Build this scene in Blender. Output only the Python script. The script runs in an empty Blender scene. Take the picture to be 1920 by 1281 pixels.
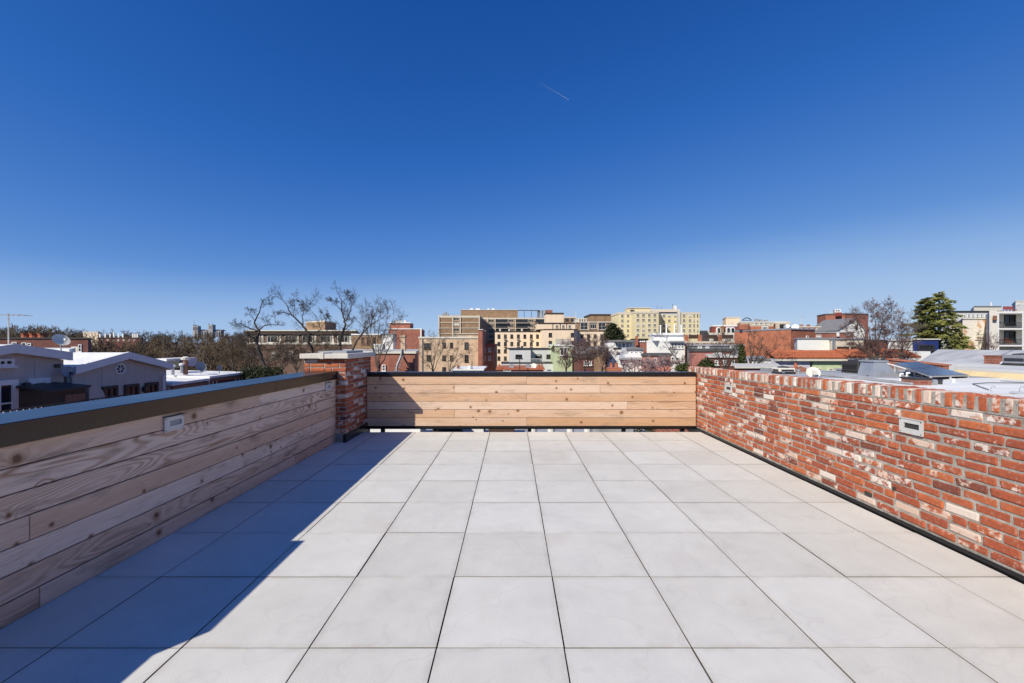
import bpy, math, random
import numpy as np
from mathutils import Vector, Matrix
SC = bpy.context.scene
COL = SC.collection
R = math.radians
random.seed(7)

# ------------------------------------------------------------------ camera, sky, sun, exposure
F = 782.0            # focal length in photo pixels (1920 wide)
HC = 1.452           # eye height above the terrace
HY = 644.0           # horizon row
cam = bpy.data.cameras.new('camera'); camo = bpy.data.objects.new('camera', cam); COL.objects.link(camo)
cam.sensor_width = 36; cam.lens = F / 1920 * 36
cam.shift_y = (HY - 640.5) / 1920
cam.clip_start = 0.05; cam.clip_end = 20000
camo.location = (0, 0, HC); camo.rotation_euler = (math.pi / 2, 0, 0)
SC.camera = camo

SUN = Vector((0.905, 0.97, -0.988)).normalized()     # direction of travel
W = bpy.data.worlds.new('World'); SC.world = W; W.use_nodes = True
wn = W.node_tree.nodes; wl = W.node_tree.links
sky = wn.new('ShaderNodeTexSky'); sky.sky_type = 'NISHITA'; sky.sun_disc = False
sky.sun_elevation = math.asin(-SUN.z); sky.sun_rotation = math.atan2(-SUN.x, -SUN.y)
sky.ozone_density = 10; sky.air_density = 0.8; sky.dust_density = 0.0
def lin(c): return tuple((q/255/12.92 if q <= 10 else ((q/255+0.055)/1.055)**2.4) for q in c)
EXPO = 0.15
# the camera's deep polarised blue: the brightness of the Nishita sky picks the colour, over the whole dome alike
sep = wn.new('ShaderNodeSeparateColor'); wl.new(sky.outputs[0], sep.inputs[0])
nrm = wn.new('ShaderNodeMath'); nrm.operation = 'MULTIPLY'; nrm.inputs[1].default_value = 1/8; wl.new(sep.outputs[1], nrm.inputs[0])
rmp = wn.new('ShaderNodeValToRGB'); wl.new(nrm.outputs[0], rmp.inputs[0])
stops = [(0.55, (22, 72, 148)), (0.80, (25, 79, 157)), (1.29, (46, 103, 184)), (2.0, (76, 128, 202)), (2.7, (98, 146, 212)), (3.6, (136, 174, 224)), (4.8, (160, 191, 230)), (7.5, (182, 207, 234))]
while len(rmp.color_ramp.elements) < len(stops): rmp.color_ramp.elements.new(0.5)
for e, (g_, c) in zip(rmp.color_ramp.elements, stops): e.position = g_/8; e.color = (*lin(c), 1)
mul = wn.new('ShaderNodeVectorMath'); mul.operation = 'SCALE'; mul.inputs['Scale'].default_value = 10/2**EXPO
wl.new(rmp.outputs[0], mul.inputs[0]); wl.new(mul.outputs[0], wn['Background'].inputs[0]); wn['Background'].inputs[1].default_value = 0.1

sl = bpy.data.lights.new('sun', 'SUN'); so = bpy.data.objects.new('sun', sl); COL.objects.link(so)
sl.energy = 5.0; sl.angle = R(0.5); sl.color = (1.0, 0.922, 0.775)
so.rotation_euler = SUN.to_track_quat('-Z', 'Y').to_euler(); so.location = (-30, -30, 40)
vs = SC.view_settings; vs.view_transform = 'Standard'; vs.look = 'None'; vs.exposure = EXPO; vs.gamma = 1.0
SC.cycles.max_bounces = 8; SC.cycles.diffuse_bounces = 4; SC.cycles.caustics_reflective = False; SC.cycles.caustics_refractive = False

# ------------------------------------------------------------------ helpers
def P(px, py, Y):
    """A point of the photo at distance Y in front of the camera."""
    return Vector(((px - 960) * Y / F, Y, HC - (py - HY) * Y / F))
def PX(px, Y): return (px - 960) * Y / F
def PZ(py, Y): return HC - (py - HY) * Y / F

class MB:
    def __init__(s): s.v = []; s.f = []; s.m = []
    def add(s, vs_, fs, mi=0):
        b = len(s.v); s.v += [tuple(q) for q in vs_]
        for f in fs: s.f.append(tuple(b + i for i in f)); s.m.append(mi)
        return s
    def box(s, a, b, mi=0):
        x0, y0, z0 = [min(a[i], b[i]) for i in range(3)]; x1, y1, z1 = [max(a[i], b[i]) for i in range(3)]
        return s.add([(x0,y0,z0),(x1,y0,z0),(x1,y1,z0),(x0,y1,z0),(x0,y0,z1),(x1,y0,z1),(x1,y1,z1),(x0,y1,z1)],
              [(0,3,2,1),(4,5,6,7),(0,1,5,4),(1,2,6,5),(2,3,7,6),(3,0,4,7)], mi)
    def bbox(s, a, b, c=0.01, mi=0):
        """box with chamfered edges"""
        lo = [min(a[i], b[i]) for i in range(3)]; hi = [max(a[i], b[i]) for i in range(3)]
        bs = len(s.v); idx = {}
        for ax in range(3):
            for sx in (0, 1):
                for sy in (0, 1):
                    for sz in (0, 1):
                        g = (sx, sy, sz); q = []
                        for k in range(3):
                            e = hi[k] if g[k] else lo[k]
                            if k != ax: e += -c if g[k] else c
                            q.append(e)
                        idx[(ax, g)] = len(s.v); s.v.append(tuple(q))
        for ax in range(3):
            o = [k for k in range(3) if k != ax]
            for side in (0, 1):
                ring = []
                for u, w in ((0,0),(1,0),(1,1),(0,1)):
                    g = [0,0,0]; g[ax] = side; g[o[0]] = u; g[o[1]] = w; ring.append(idx[(ax, tuple(g))])
                if (side == 1) == (ax == 1): ring.reverse()
                s.f.append(tuple(ring)); s.m.append(mi)
        for ax in range(3):          # edges along ax
            o = [k for k in range(3) if k != ax]
            for u in (0, 1):
                for w in (0, 1):
                    g0 = [0,0,0]; g0[o[0]] = u; g0[o[1]] = w; g1 = list(g0); g1[ax] = 1; g0 = tuple(g0); g1 = tuple(g1)
                    q = [idx[(o[0], g0)], idx[(o[0], g1)], idx[(o[1], g1)], idx[(o[1], g0)]]
                    s.f.append(tuple(q)); s.m.append(mi)
        for sx in (0, 1):
            for sy in (0, 1):
                for sz in (0, 1):
                    g = (sx, sy, sz); s.f.append((idx[(0,g)], idx[(1,g)], idx[(2,g)])); s.m.append(mi)
        return s
    def prism(s, poly, z0, z1, mi=0):
        n = len(poly)
        return s.add([(x,y,z0) for x,y in poly] + [(x,y,z1) for x,y in poly],
            [tuple(range(n-1,-1,-1)), tuple(range(n,2*n))] + [(i,(i+1)%n,n+(i+1)%n,n+i) for i in range(n)], mi)
    def slab(s, pts, t, mi=0, d=None):
        """polygon given a thickness t along direction d (default: its normal, downwards)"""
        pts = [Vector(q) for q in pts]
        if d is None:
            d = (pts[1]-pts[0]).cross(pts[2]-pts[0]).normalized()
            if d.z > 0: d = -d
        n = len(pts)
        return s.add(pts + [q + d*t for q in pts], [tuple(range(n)), tuple(range(2*n-1,n-1,-1))] + [((i+1)%n,i,n+i,n+(i+1)%n) for i in range(n)], mi)
    def tube(s, pts, rad, n=6, mi=0, cap=True):
        pts = [Vector(q) for q in pts]; b = len(s.v); N = len(pts)
        if not isinstance(rad, (list, tuple)): rad = [rad]*N
        up = None
        for i, q in enumerate(pts):
            d = (pts[min(i+1,N-1)] - pts[max(i-1,0)])
            d = d.normalized() if d.length > 1e-9 else Vector((0,0,1))
            if up is None: up = d.orthogonal().normalized()
            u = up - d*up.dot(d)
            u = u.normalized() if u.length > 1e-6 else d.orthogonal().normalized()
            up = u; w = d.cross(u)
            for k in range(n):
                a = 2*math.pi*k/n; s.v.append(tuple(q + (u*math.cos(a) + w*math.sin(a))*rad[i]))
        for i in range(N-1):
            for k in range(n):
                s.f.append((b+i*n+k, b+i*n+(k+1)%n, b+(i+1)*n+(k+1)%n, b+(i+1)*n+k)); s.m.append(mi)
        if cap and n > 2:
            s.f.append(tuple(b+k for k in range(n-1,-1,-1))); s.m.append(mi)
            s.f.append(tuple(b+(N-1)*n+k for k in range(n))); s.m.append(mi)
        return s
    def lathe(s, c, prof, n=12, mi=0):
        """profile (r,z) revolved about the vertical through c"""
        b = len(s.v)
        for r, z in prof:
            for k in range(n):
                a = 2*math.pi*k/n; s.v.append((c[0]+r*math.cos(a), c[1]+r*math.sin(a), c[2]+z))
        for i in range(len(prof)-1):
            for k in range(n):
                s.f.append((b+i*n+k, b+i*n+(k+1)%n, b+(i+1)*n+(k+1)%n, b+(i+1)*n+k)); s.m.append(mi)
        s.f.append(tuple(b+k for k in range(n-1,-1,-1))); s.m.append(mi)
        m = b+(len(prof)-1)*n; s.f.append(tuple(m+k for k in range(n))); s.m.append(mi)
        return s
    def mesh(s, name, mats, off=(0,0,0), smooth=False):
        me = bpy.data.meshes.new(name)
        v = [(q[0]-off[0], q[1]-off[1], q[2]-off[2]) for q in s.v]
        me.from_pydata(v, [], s.f)
        for m in (mats if isinstance(mats, (list, tuple)) else [mats]): me.materials.append(m)
        if any(s.m): me.polygons.foreach_set('material_index', s.m)
        if smooth: me.polygons.foreach_set('use_smooth', [True]*len(me.polygons))
        me.update()
        return me

def link(name, data, parent=None, loc=(0,0,0), rot=None):
    o = bpy.data.objects.new(name, data); COL.objects.link(o); o.location = loc
    if rot: o.rotation_euler = rot
    if parent: o.parent = parent
    return o
def wloc(o):
    l = Vector(o.location)
    while o.parent: o = o.parent; l += Vector(o.location)
    return l
def part(name, mb, mats, parent, smooth=False):
    """mesh given in world coordinates, as a child"""
    return link(name, mb.mesh(name, mats, wloc(parent), smooth), parent)
def tag(o, label, cat, group=None):
    o['label'] = label; o['category'] = cat
    if group: o['group'] = group
    return o
def thing(name, loc, label, cat, group=None):
    return tag(link(name, None, None, loc), label, cat, group)
def solo(name, mb, mats, label, cat, group=None, loc=None, smooth=False):
    if loc is None:
        a = np.array(mb.v); loc = (a[:,0].mean(), a[:,1].mean(), a[:,2].min())
    return tag(link(name, mb.mesh(name, mats, loc, smooth), None, loc), label, cat, group)
def struct(name, mb, mats, parent=None):
    o = link(name, mb.mesh(name, mats), parent)
    if parent is None: o['kind'] = 'structure'
    return o

# ------------------------------------------------------------------ materials
class NT:
    def __init__(s, name):
        s.mat = bpy.data.materials.new(name); s.mat.use_nodes = True
        s.t = s.mat.node_tree; s.n = s.t.nodes; s.b = s.n['Principled BSDF']
    def node(s, ty, ins=None, **kw):
        nd = s.n.new(ty)
        for k, v in kw.items(): setattr(nd, k, v)
        for k, v in (ins or {}).items(): s.set(nd.inputs[k], v)
        return nd
    def set(s, sock, v):
        if isinstance(v, bpy.types.NodeSocket): s.t.links.new(v, sock)
        elif isinstance(v, bpy.types.Node): s.t.links.new(v.outputs[0], sock)
        else: sock.default_value = v
    def math(s, op, a, b=0.0, c=0.0, clamp=False):
        nd = s.node('ShaderNodeMath', operation=op, use_clamp=clamp); s.set(nd.inputs[0], a); s.set(nd.inputs[1], b); s.set(nd.inputs[2], c); return nd.outputs[0]
    def noise(s, vec, scale, detail=4, rough=0.55, dim='3D'):
        return s.node('ShaderNodeTexNoise', {'Vector': vec, 'Scale': scale, 'Detail': detail, 'Roughness': rough}, noise_dimensions=dim).outputs[0]
    def ramp(s, fac, stops, interp='LINEAR'):
        nd = s.node('ShaderNodeValToRGB', {'Fac': fac}); cr = nd.color_ramp; cr.interpolation = interp
        while len(cr.elements) < len(stops): cr.elements.new(0.5)
        for e, (p, c) in zip(cr.elements, stops): e.position = p; e.color = (*c, 1) if len(c) == 3 else c
        return nd.outputs[0]
    def mrange(s, v, a, b, c=0.0, d=1.0, smooth=False):
        return s.node('ShaderNodeMapRange', {'Value': v, 'From Min': a, 'From Max': b, 'To Min': c, 'To Max': d}, interpolation_type='SMOOTHSTEP' if smooth else 'LINEAR').outputs[0]
    def mix(s, f, a, b, mode='MIX'):
        nd = s.node('ShaderNodeMix', data_type='RGBA', blend_type=mode)
        s.set(nd.inputs[0], f)
        for i, q in ((6, a), (7, b)):
            if isinstance(q, (tuple, list)) and len(q) == 3: q = (*q, 1)
            s.set(nd.inputs[i], q)
        return nd.outputs[2]
    def vec(s, x, y, z):
        nd = s.node('ShaderNodeCombineXYZ'); s.set(nd.inputs[0], x); s.set(nd.inputs[1], y); s.set(nd.inputs[2], z); return nd.outputs[0]
    def bump(s, h, strength=0.3, dist=0.01):
        nd = s.node('ShaderNodeBump', {'Height': h, 'Strength': strength, 'Distance': dist}); s.set(s.b.inputs['Normal'], nd.outputs[0])
    def out(s, col, rough=0.8, metal=0.0, spec=None):
        s.set(s.b.inputs['Base Color'], (*col, 1) if isinstance(col, (tuple, list)) and len(col) == 3 else col)
        s.set(s.b.inputs['Roughness'], rough); s.set(s.b.inputs['Metallic'], metal)
        if spec is not None: s.b.inputs['Specular IOR Level'].default_value = spec
        return s.mat

def plain(name, col, rough=0.8, var=0.25, scale=3.0, bump=0.15, metal=0.0, streak=True):
    """Painted, rendered or metal surface with blotches, vertical weather streaks and fine relief."""
    m = NT(name); g = m.node('ShaderNodeNewGeometry').outputs['Position']
    n1 = m.noise(g, scale, 5, 0.6)
    sp = m.node('ShaderNodeSeparateXYZ', {0: g})
    n2 = m.noise(m.vec(m.math('MULTIPLY', m.math('ADD', sp.outputs[0], sp.outputs[1]), scale*3), 0.0, m.math('MULTIPLY', sp.outputs[2], scale*0.35)), 1.0, 4, 0.6) if streak else n1
    f = m.math('ADD', m.math('MULTIPLY', n1, 0.5), m.math('MULTIPLY', n2, 0.5))
    v = m.mrange(f, 0.3, 0.7, 1 - var, 1 + var*0.55)
    c = m.mix(1.0, col, m.vec(v, v, v), 'MULTIPLY')
    if bump: m.bump(m.noise(g, 60.0, 3), bump, 0.01)
    return m.out(c, m.mrange(n1, 0.3, 0.7, rough*0.9, min(1, rough*1.1)), metal)

def brickface(name, c1, c2, mortar, bw=0.21, bh=0.075, var=0.3):
    """Brickwork too far away to tell the bricks apart."""
    m = NT(name); g = m.node('ShaderNodeNewGeometry').outputs['Position']; sp = m.node('ShaderNodeSeparateXYZ', {0: g})
    uv = m.vec(m.math('ADD', sp.outputs[0], sp.outputs[1]), sp.outputs[2], 0.0)
    bt = m.node('ShaderNodeTexBrick', {'Vector': uv, 'Color1': (*c1,1), 'Color2': (*c2,1), 'Mortar': (*mortar,1), 'Scale': 1.0, 'Mortar Size': 0.008, 'Brick Width': bw, 'Row Height': bh})
    n = m.noise(g, 0.9, 6, 0.6); v = m.mrange(n, 0.3, 0.7, 1-var, 1+var*0.5)
    st = m.noise(m.vec(m.math('MULTIPLY', m.math('ADD', sp.outputs[0], sp.outputs[1]), 3.0), 0.0, m.math('MULTIPLY', sp.outputs[2], 0.3)), 1.0, 4)
    v = m.math('MULTIPLY', v, m.mrange(st, 0.3, 0.7, 0.85, 1.1))
    return m.out(m.mix(1.0, bt.outputs[0], m.vec(v, v, v), 'MULTIPLY'), 0.9)

M = {}
M['glass'] = NT('window_glass').out((0.02, 0.024, 0.03), 0.06)
_g = NT('window_glass_dull'); M['glass_dull'] = _g.out(_g.ramp(_g.noise(_g.node('ShaderNodeNewGeometry').outputs['Position'], 0.7, 2), [(0.35, (0.012,0.013,0.016)), (0.7, (0.09,0.09,0.09))]), 0.25)
M['white'] = plain('white_paint', (0.78, 0.78, 0.77), 0.6, 0.12)
M['white_roof'] = plain('white_roof_coating', (0.8, 0.8, 0.79), 0.7, 0.2, 0.9)
M['cream'] = plain('cream_trim', (0.62, 0.55, 0.45), 0.7, 0.15)
M['grey_roof'] = plain('grey_roof_membrane', (0.34, 0.35, 0.37), 0.75, 0.45, 0.9)
M['silver_roof'] = plain('silver_roof_coating', (0.46, 0.47, 0.49), 0.55, 0.45, 1.1)
M['dark'] = plain('dark_metal', (0.035, 0.033, 0.033), 0.5, 0.2)
M['galv'] = plain('galvanised_metal', (0.5, 0.51, 0.52), 0.4, 0.2, metal=0.6)
M['grey_metal'] = plain('grey_metal', (0.3, 0.31, 0.32), 0.5, 0.2)
M['asphalt'] = plain('flat_asphalt_roof', (0.09, 0.088, 0.085), 0.9, 0.35, 0.6)
M['terracotta'] = plain('terracotta', (0.42, 0.13, 0.06), 0.8, 0.35, 5)
M['redbrick'] = brickface('red_brickwork', (0.30, 0.075, 0.045), (0.38, 0.11, 0.06), (0.34, 0.24, 0.2))
M['orangebrick'] = brickface('orange_brickwork', (0.42, 0.12, 0.055), (0.48, 0.15, 0.07), (0.44, 0.24, 0.17))
M['darkbrick'] = brickface('dark_brickwork', (0.13, 0.035, 0.03), (0.17, 0.05, 0.04), (0.14, 0.09, 0.08))
M['tanbrick'] = brickface('tan_brickwork', (0.62, 0.43, 0.27), (0.67, 0.48, 0.33), (0.58, 0.46, 0.35))
M['brownbrick'] = brickface('brown_brickwork', (0.28, 0.17, 0.10), (0.33, 0.21, 0.12), (0.3, 0.22, 0.15))
M['peach'] = plain('peach_stucco', (0.80, 0.64, 0.47), 0.85, 0.12, 0.5)
M['yellow'] = plain('pale_yellow_stucco', (0.68, 0.60, 0.38), 0.85, 0.12, 0.4)
M['grey_stucco'] = plain('light_grey_stucco', (0.56, 0.57, 0.58), 0.85, 0.1, 0.6)
M['taupe'] = plain('taupe_stucco', (0.50, 0.46, 0.42), 0.85, 0.2, 1.0)
M['beige'] = plain('beige_stucco', (0.6, 0.53, 0.42), 0.85, 0.15, 0.6)
M['offwhite'] = plain('off_white_render', (0.72, 0.69, 0.62), 0.85, 0.15, 0.6)
M['green'] = plain('pale_green_paint', (0.50, 0.58, 0.36), 0.8, 0.2, 0.8)
M['blue'] = plain('blue_paint', (0.016, 0.032, 0.16), 0.6, 0.2)
M['pinkbrick'] = brickface('pink_painted_brick', (0.48, 0.19, 0.16), (0.52, 0.22, 0.18), (0.42, 0.18, 0.15))
M['lilac'] = plain('pale_lilac_wall', (0.55, 0.54, 0.62), 0.8, 0.3, 1.2)
M['stone'] = plain('pale_cathedral_stone', (0.36, 0.36, 0.38), 0.9, 0.2, 0.05, bump=0)
M['dark_red'] = plain('dark_red_mansard_tiles', (0.28, 0.06, 0.045), 0.7, 0.3, 1.0)
M['slate'] = plain('grey_shingles', (0.2, 0.2, 0.21), 0.8, 0.4, 2.0)
M['brown_wood'] = plain('dark_brown_timber', (0.06, 0.035, 0.025), 0.7, 0.3)
M['osb'] = plain('new_plywood', (0.66, 0.52, 0.3), 0.8, 0.2)
M['brown_trim'] = plain('rusty_brown_edge', (0.28, 0.13, 0.08), 0.8, 0.4)
M['ivory'] = plain('ivory_metal', (0.66, 0.63, 0.55), 0.5, 0.15)
_p = NT('peeling_white_paint'); _gp = _p.node('ShaderNodeNewGeometry').outputs['Position']
M['peeling'] = _p.out(_p.mix(_p.mrange(_p.noise(_gp, 0.75, 6, 0.6), 0.5, 0.56), (0.72,0.68,0.62), (0.55,0.33,0.2)), 0.9)
def bark(name, a, b):
    m = NT(name); g = m.node('ShaderNodeNewGeometry').outputs['Position']
    return m.out(m.ramp(m.noise(g, 3.0, 5), [(0.3, a), (0.7, b)]), 0.95)
M['bark'] = bark('grey_brown_bark', (0.05,0.04,0.035), (0.14,0.115,0.10))
M['bark_dark'] = bark('dark_bark', (0.03,0.025,0.022), (0.085,0.065,0.055))
M['bark_pale'] = bark('pale_tan_bark', (0.13,0.10,0.075), (0.3,0.24,0.18))
M['bark_red'] = bark('reddish_twigs', (0.07,0.04,0.035), (0.17,0.10,0.09))
M['blossom'] = bark('budding_pink_twigs', (0.17,0.115,0.12), (0.42,0.30,0.31))
M['woods'] = bark('winter_woods_twigs', (0.06,0.042,0.024), (0.19,0.135,0.08))
def leaf(name, a, b):
    m = NT(name); g = m.node('ShaderNodeNewGeometry').outputs['Position']
    m.b.inputs['Subsurface Weight'].default_value = 0
    col = m.ramp(m.noise(g, 1.3, 4), [(0.3, a), (0.7, b)]); m.out(col, 0.6)
    tr = m.node('ShaderNodeBsdfTranslucent', {'Color': col}); mx = m.node('ShaderNodeMixShader', {0: 0.35, 1: m.b.outputs[0], 2: tr.outputs[0]})
    m.t.links.new(mx.outputs[0], m.n['Material Output'].inputs[0]); return m.mat
M['evergreen'] = leaf('dark_evergreen_leaves', (0.014,0.022,0.009), (0.05,0.066,0.022))
M['cedar'] = leaf('cedar_needles', (0.13,0.15,0.035), (0.36,0.35,0.095))
M['pine'] = leaf('pine_needles', (0.06,0.08,0.028), (0.20,0.21,0.065))
M['shrubgreen'] = leaf('shrub_leaves', (0.03,0.045,0.012), (0.12,0.14,0.035))

# --- terrace materials
def obj_rand(m): return m.node('ShaderNodeObjectInfo')
m = NT('concrete_paver'); oi = obj_rand(m); g = m.node('ShaderNodeNewGeometry').outputs['Position']
sh = m.node('ShaderNodeVectorMath', {0: g, 1: m.vec(m.math('MULTIPLY', oi.outputs['Random'], 40), m.math('MULTIPLY', oi.outputs['Random'], 17), 0.0)}, operation='ADD').outputs[0]
big = m.noise(sh, 1.7, 5, 0.6); mid = m.noise(sh, 7.0, 4, 0.6); fine = m.noise(sh, 140.0, 3, 0.6)
base = m.mix(m.mrange(oi.outputs['Random'], 0, 1), (0.605,0.59,0.545), (0.66,0.65,0.61))
blot = m.mrange(m.math('ADD', m.math('MULTIPLY', big, 0.7), m.math('MULTIPLY', mid, 0.3)), 0.34, 0.66, 0.91, 1.05)
base = m.mix(1.0, base, m.vec(blot, blot, blot), 'MULTIPLY')
base = m.mix(m.mrange(m.noise(sh, 1.1, 3), 0.60, 0.75, 0, 0.35), base, (0.50,0.42,0.35))            # rusty tinge
fv = m.mrange(fine, 0.3, 0.7, 0.94, 1.04); base = m.mix(1.0, base, m.vec(fv, fv, fv), 'MULTIPLY')
base = m.mix(m.mrange(m.noise(sh, 24.0, 2), 0.77, 0.81, 0, 0.5), base, (0.33,0.31,0.29))             # small specks
sc_n = m.node('ShaderNodeVectorMath', {0: sh, 1: (3.0, 26.0, 1.0)}, operation='MULTIPLY').outputs[0]
base = m.mix(m.mrange(m.noise(sc_n, 1.0, 4, 0.7), 0.66, 0.76, 0, 0.3), base, (0.70,0.69,0.68))       # scuffs
tc = m.node('ShaderNodeTexCoord').outputs['Object']; so_ = m.node('ShaderNodeSeparateXYZ', {0: tc})
ex = m.mrange(m.math('MAXIMUM', m.math('ABSOLUTE', so_.outputs[0]), m.math('ABSOLUTE', so_.outputs[1])), 0.255, 0.303, 0, 1, True)
base = m.mix(m.math('MULTIPLY', ex, m.mrange(m.noise(sh, 5.0, 4, 0.65), 0.38, 0.7, 0.0, 0.42)), base, (0.36,0.32,0.27))            # dirt along the joints
drip = m.mrange(m.math('ABSOLUTE', m.math('SUBTRACT', m.noise(sh, 2.3, 2, 0.5), 0.5)), 0.0, 0.012, 0.16, 0.0)
base = m.mix(drip, base, (0.40,0.38,0.36))                                                            # dried water marks
ridge = m.math('SINE', m.math('MULTIPLY', so_.outputs[0], 520.0))
m.bump(m.math('ADD', m.math('MULTIPLY', ridge, 0.12), fine), 0.16, 0.004)
M['paver'] = m.out(base, m.mrange(mid, 0.3, 0.7, 0.7, 0.9))

def wood(name, pale, tan, dark, grey):
    m = NT(name); oi = obj_rand(m); rnd = oi.outputs['Random']
    s = m.node('ShaderNodeSeparateXYZ', {0: m.node('ShaderNodeTexCoord').outputs['Object']})
    x = m.math('ADD', s.outputs[0], m.math('MULTIPLY', rnd, 97.0)); z = m.math('ADD', s.outputs[2], m.math('MULTIPLY', rnd, 31.0))
    vk = m.node('ShaderNodeTexVoronoi', {'Vector': m.vec(x, z, 0.0), 'Scale': 3.4}, voronoi_dimensions='2D')
    on = m.math('GREATER_THAN', m.node('ShaderNodeSeparateColor', {0: vk.outputs['Color']}).outputs[0], 0.35)
    ks = m.mrange(m.node('ShaderNodeSeparateColor', {0: vk.outputs['Color']}).outputs[1], 0, 1, 0.55, 1.5)
    d = m.math('MULTIPLY', m.math('DIVIDE', vk.outputs['Distance'], 3.4), ks)
    wob = m.math('ADD', d, m.math('MULTIPLY', m.math('SUBTRACT', m.noise(m.vec(x, z, 3.0), 60.0, 2), 0.5), 0.006))
    near = m.math('MULTIPLY', m.mrange(d, 0.0, 0.075, 1.0, 0.0, True), on)
    warp = m.noise(m.vec(m.math('MULTIPLY', x, 0.85), m.math('MULTIPLY', z, 5.0), m.math('MULTIPLY', rnd, 9.0)), 1.0, 2, 0.4)
    ph = m.math('ADD', m.math('MULTIPLY', z, 150.0), m.math('ADD', m.math('MULTIPLY', warp, 120.0), m.math('MULTIPLY', near, 9.0)))
    ring = m.math('MULTIPLY', m.math('ADD', m.math('SINE', ph), 1.0), 0.5); ring = m.math('POWER', ring, 1.8)
    amount = m.mrange(m.noise(m.vec(m.math('MULTIPLY', x, 0.6), m.math('MULTIPLY', z, 3.0), 5.0), 1.0, 2), 0.40, 0.64, 0.15, 1.0)
    fig = m.mrange(m.math('FRACT', m.math('MULTIPLY', rnd, 13.7)), 0.55, 0.85, 0.22, 1.15); amount = m.math('MULTIPLY', amount, fig, clamp=True)
    fib = m.noise(m.vec(m.math('MULTIPLY', x, 5.0), m.math('MULTIPLY', z, 260.0), rnd), 1.0, 4, 0.6)
    tint = m.noise(m.vec(m.math('MULTIPLY', x, 1.1), m.math('MULTIPLY', z, 9.0), rnd), 1.0, 4, 0.55)
    r2 = m.math('FRACT', m.math('MULTIPLY', rnd, 7.77))
    c = m.mix(m.mrange(m.math('ADD', m.math('MULTIPLY', tint, 0.75), m.math('MULTIPLY', r2, 0.6)), 0.36, 0.95), pale, tan)
    c = m.mix(m.math('MULTIPLY', m.math('MULTIPLY', ring, amount), 0.85), c, dark)
    fv = m.mrange(fib, 0.28, 0.72, 0.80, 1.10); c = m.mix(1.0, c, m.vec(fv, fv, fv), 'MULTIPLY')
    gs = m.noise(m.vec(m.math('MULTIPLY', x, 2.1), m.math('MULTIPLY', z, 8.0), 8.0), 1.0, 5, 0.65)
    c = m.mix(m.mrange(gs, 0.54, 0.74, 0, 0.75), c, grey)                                             # weather stains
    c = m.mix(m.math('MULTIPLY', m.mrange(wob, 0.030, 0.014, 0, 0.6), on), c, (0.30,0.14,0.06))
    c = m.mix(m.math('MULTIPLY', m.mrange(wob, 0.016, 0.009, 0, 0.85), on), c, (0.13,0.055,0.025))
    st = m.noise(m.vec(m.math('MULTIPLY', x, 7.0), m.math('MULTIPLY', z, 11.0), 4.0), 1.0, 4, 0.7)
    c = m.mix(m.mrange(st, 0.66, 0.78, 0, 0.7), c, dark)                                              # drip and nail stains
    m.bump(m.math('ADD', fib, m.math('MULTIPLY', m.math('MULTIPLY', ring, amount), 0.6)), 0.35, 0.003)
    return m.out(c, 0.78)
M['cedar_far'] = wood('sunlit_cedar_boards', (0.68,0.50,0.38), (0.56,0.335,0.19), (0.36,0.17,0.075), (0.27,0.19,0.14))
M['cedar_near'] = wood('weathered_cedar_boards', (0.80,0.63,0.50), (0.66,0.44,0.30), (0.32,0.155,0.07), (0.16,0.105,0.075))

def brick_mat(name, stuff):
    m = NT(name)
    if stuff:
        src = m.node('ShaderNodeAttribute', attribute_type='GEOMETRY', attribute_name='brick_tone').outputs['Color']
    else:
        src = m.node('ShaderNodeObjectInfo').outputs['Color']
    sc = m.node('ShaderNodeSeparateColor', {0: src}); tone, white, seed = sc.outputs[0], sc.outputs[1], sc.outputs[2]
    co = m.node('ShaderNodeNewGeometry').outputs['Position']
    v = m.node('ShaderNodeVectorMath', {0: co, 1: m.vec(0.0, m.math('MULTIPLY', seed, 31.0), m.math('MULTIPLY', seed, 53.0))}, operation='ADD').outputs[0]
    c = m.ramp(tone, [(0.0, (0.08,0.036,0.028)), (0.14, (0.18,0.052,0.032)), (0.45, (0.33,0.075,0.033)), (0.75, (0.44,0.118,0.042)), (1.0, (0.48,0.18,0.08))])
    n1 = m.noise(v, 28.0, 5, 0.65); n2 = m.noise(v, 11.0, 5, 0.6); n3 = m.noise(v, 220.0, 3, 0.6)
    k = m.mrange(n1, 0.28, 0.72, 0.72, 1.16); c = m.mix(1.0, c, m.vec(k, k, k), 'MULTIPLY')
    c = m.mix(m.mrange(n3, 0.62, 0.72, 0, 0.45), c, (0.12,0.035,0.025))
    # old paint and mortar left on reused bricks: shape from noise, amount from the brick
    f = m.math('ADD', m.math('MULTIPLY', n2, 0.6), m.math('MULTIPLY', n1, 0.4))
    th = m.mrange(white, 0.0, 1.0, 0.72, 0.27)
    wmask = m.mrange(m.math('SUBTRACT', f, th), 0.0, 0.07, 0, 0.9)
    wc = m.mix(m.mrange(m.math('FRACT', m.math('MULTIPLY', seed, 9.3)), 0, 1), (0.58,0.43,0.34), (0.70,0.66,0.60))
    c = m.mix(wmask, c, wc)
    c = m.mix(m.mrange(m.noise(v, 45.0, 4, 0.7), 0.57, 0.68, 0, 0.5), c, (0.42,0.35,0.30))          # mortar smears
    c = m.mix(m.mrange(m.noise(v, 8.0, 3), 0.70, 0.76, 0, 0.7), c, (0.05,0.035,0.03))                # burnt spots
    m.bump(m.math('ADD', n1, m.math('MULTIPLY', n3, 0.5)), 0.5, 0.004)
    return m.out(c, 0.9)
M['brick'] = brick_mat('reclaimed_brick', False); M['brick_stuff'] = brick_mat('reclaimed_brick_course', True)
m = NT('grey_mortar'); g = m.node('ShaderNodeNewGeometry').outputs['Position']
m.bump(m.noise(g, 90, 5), 0.8, 0.008)
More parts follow.
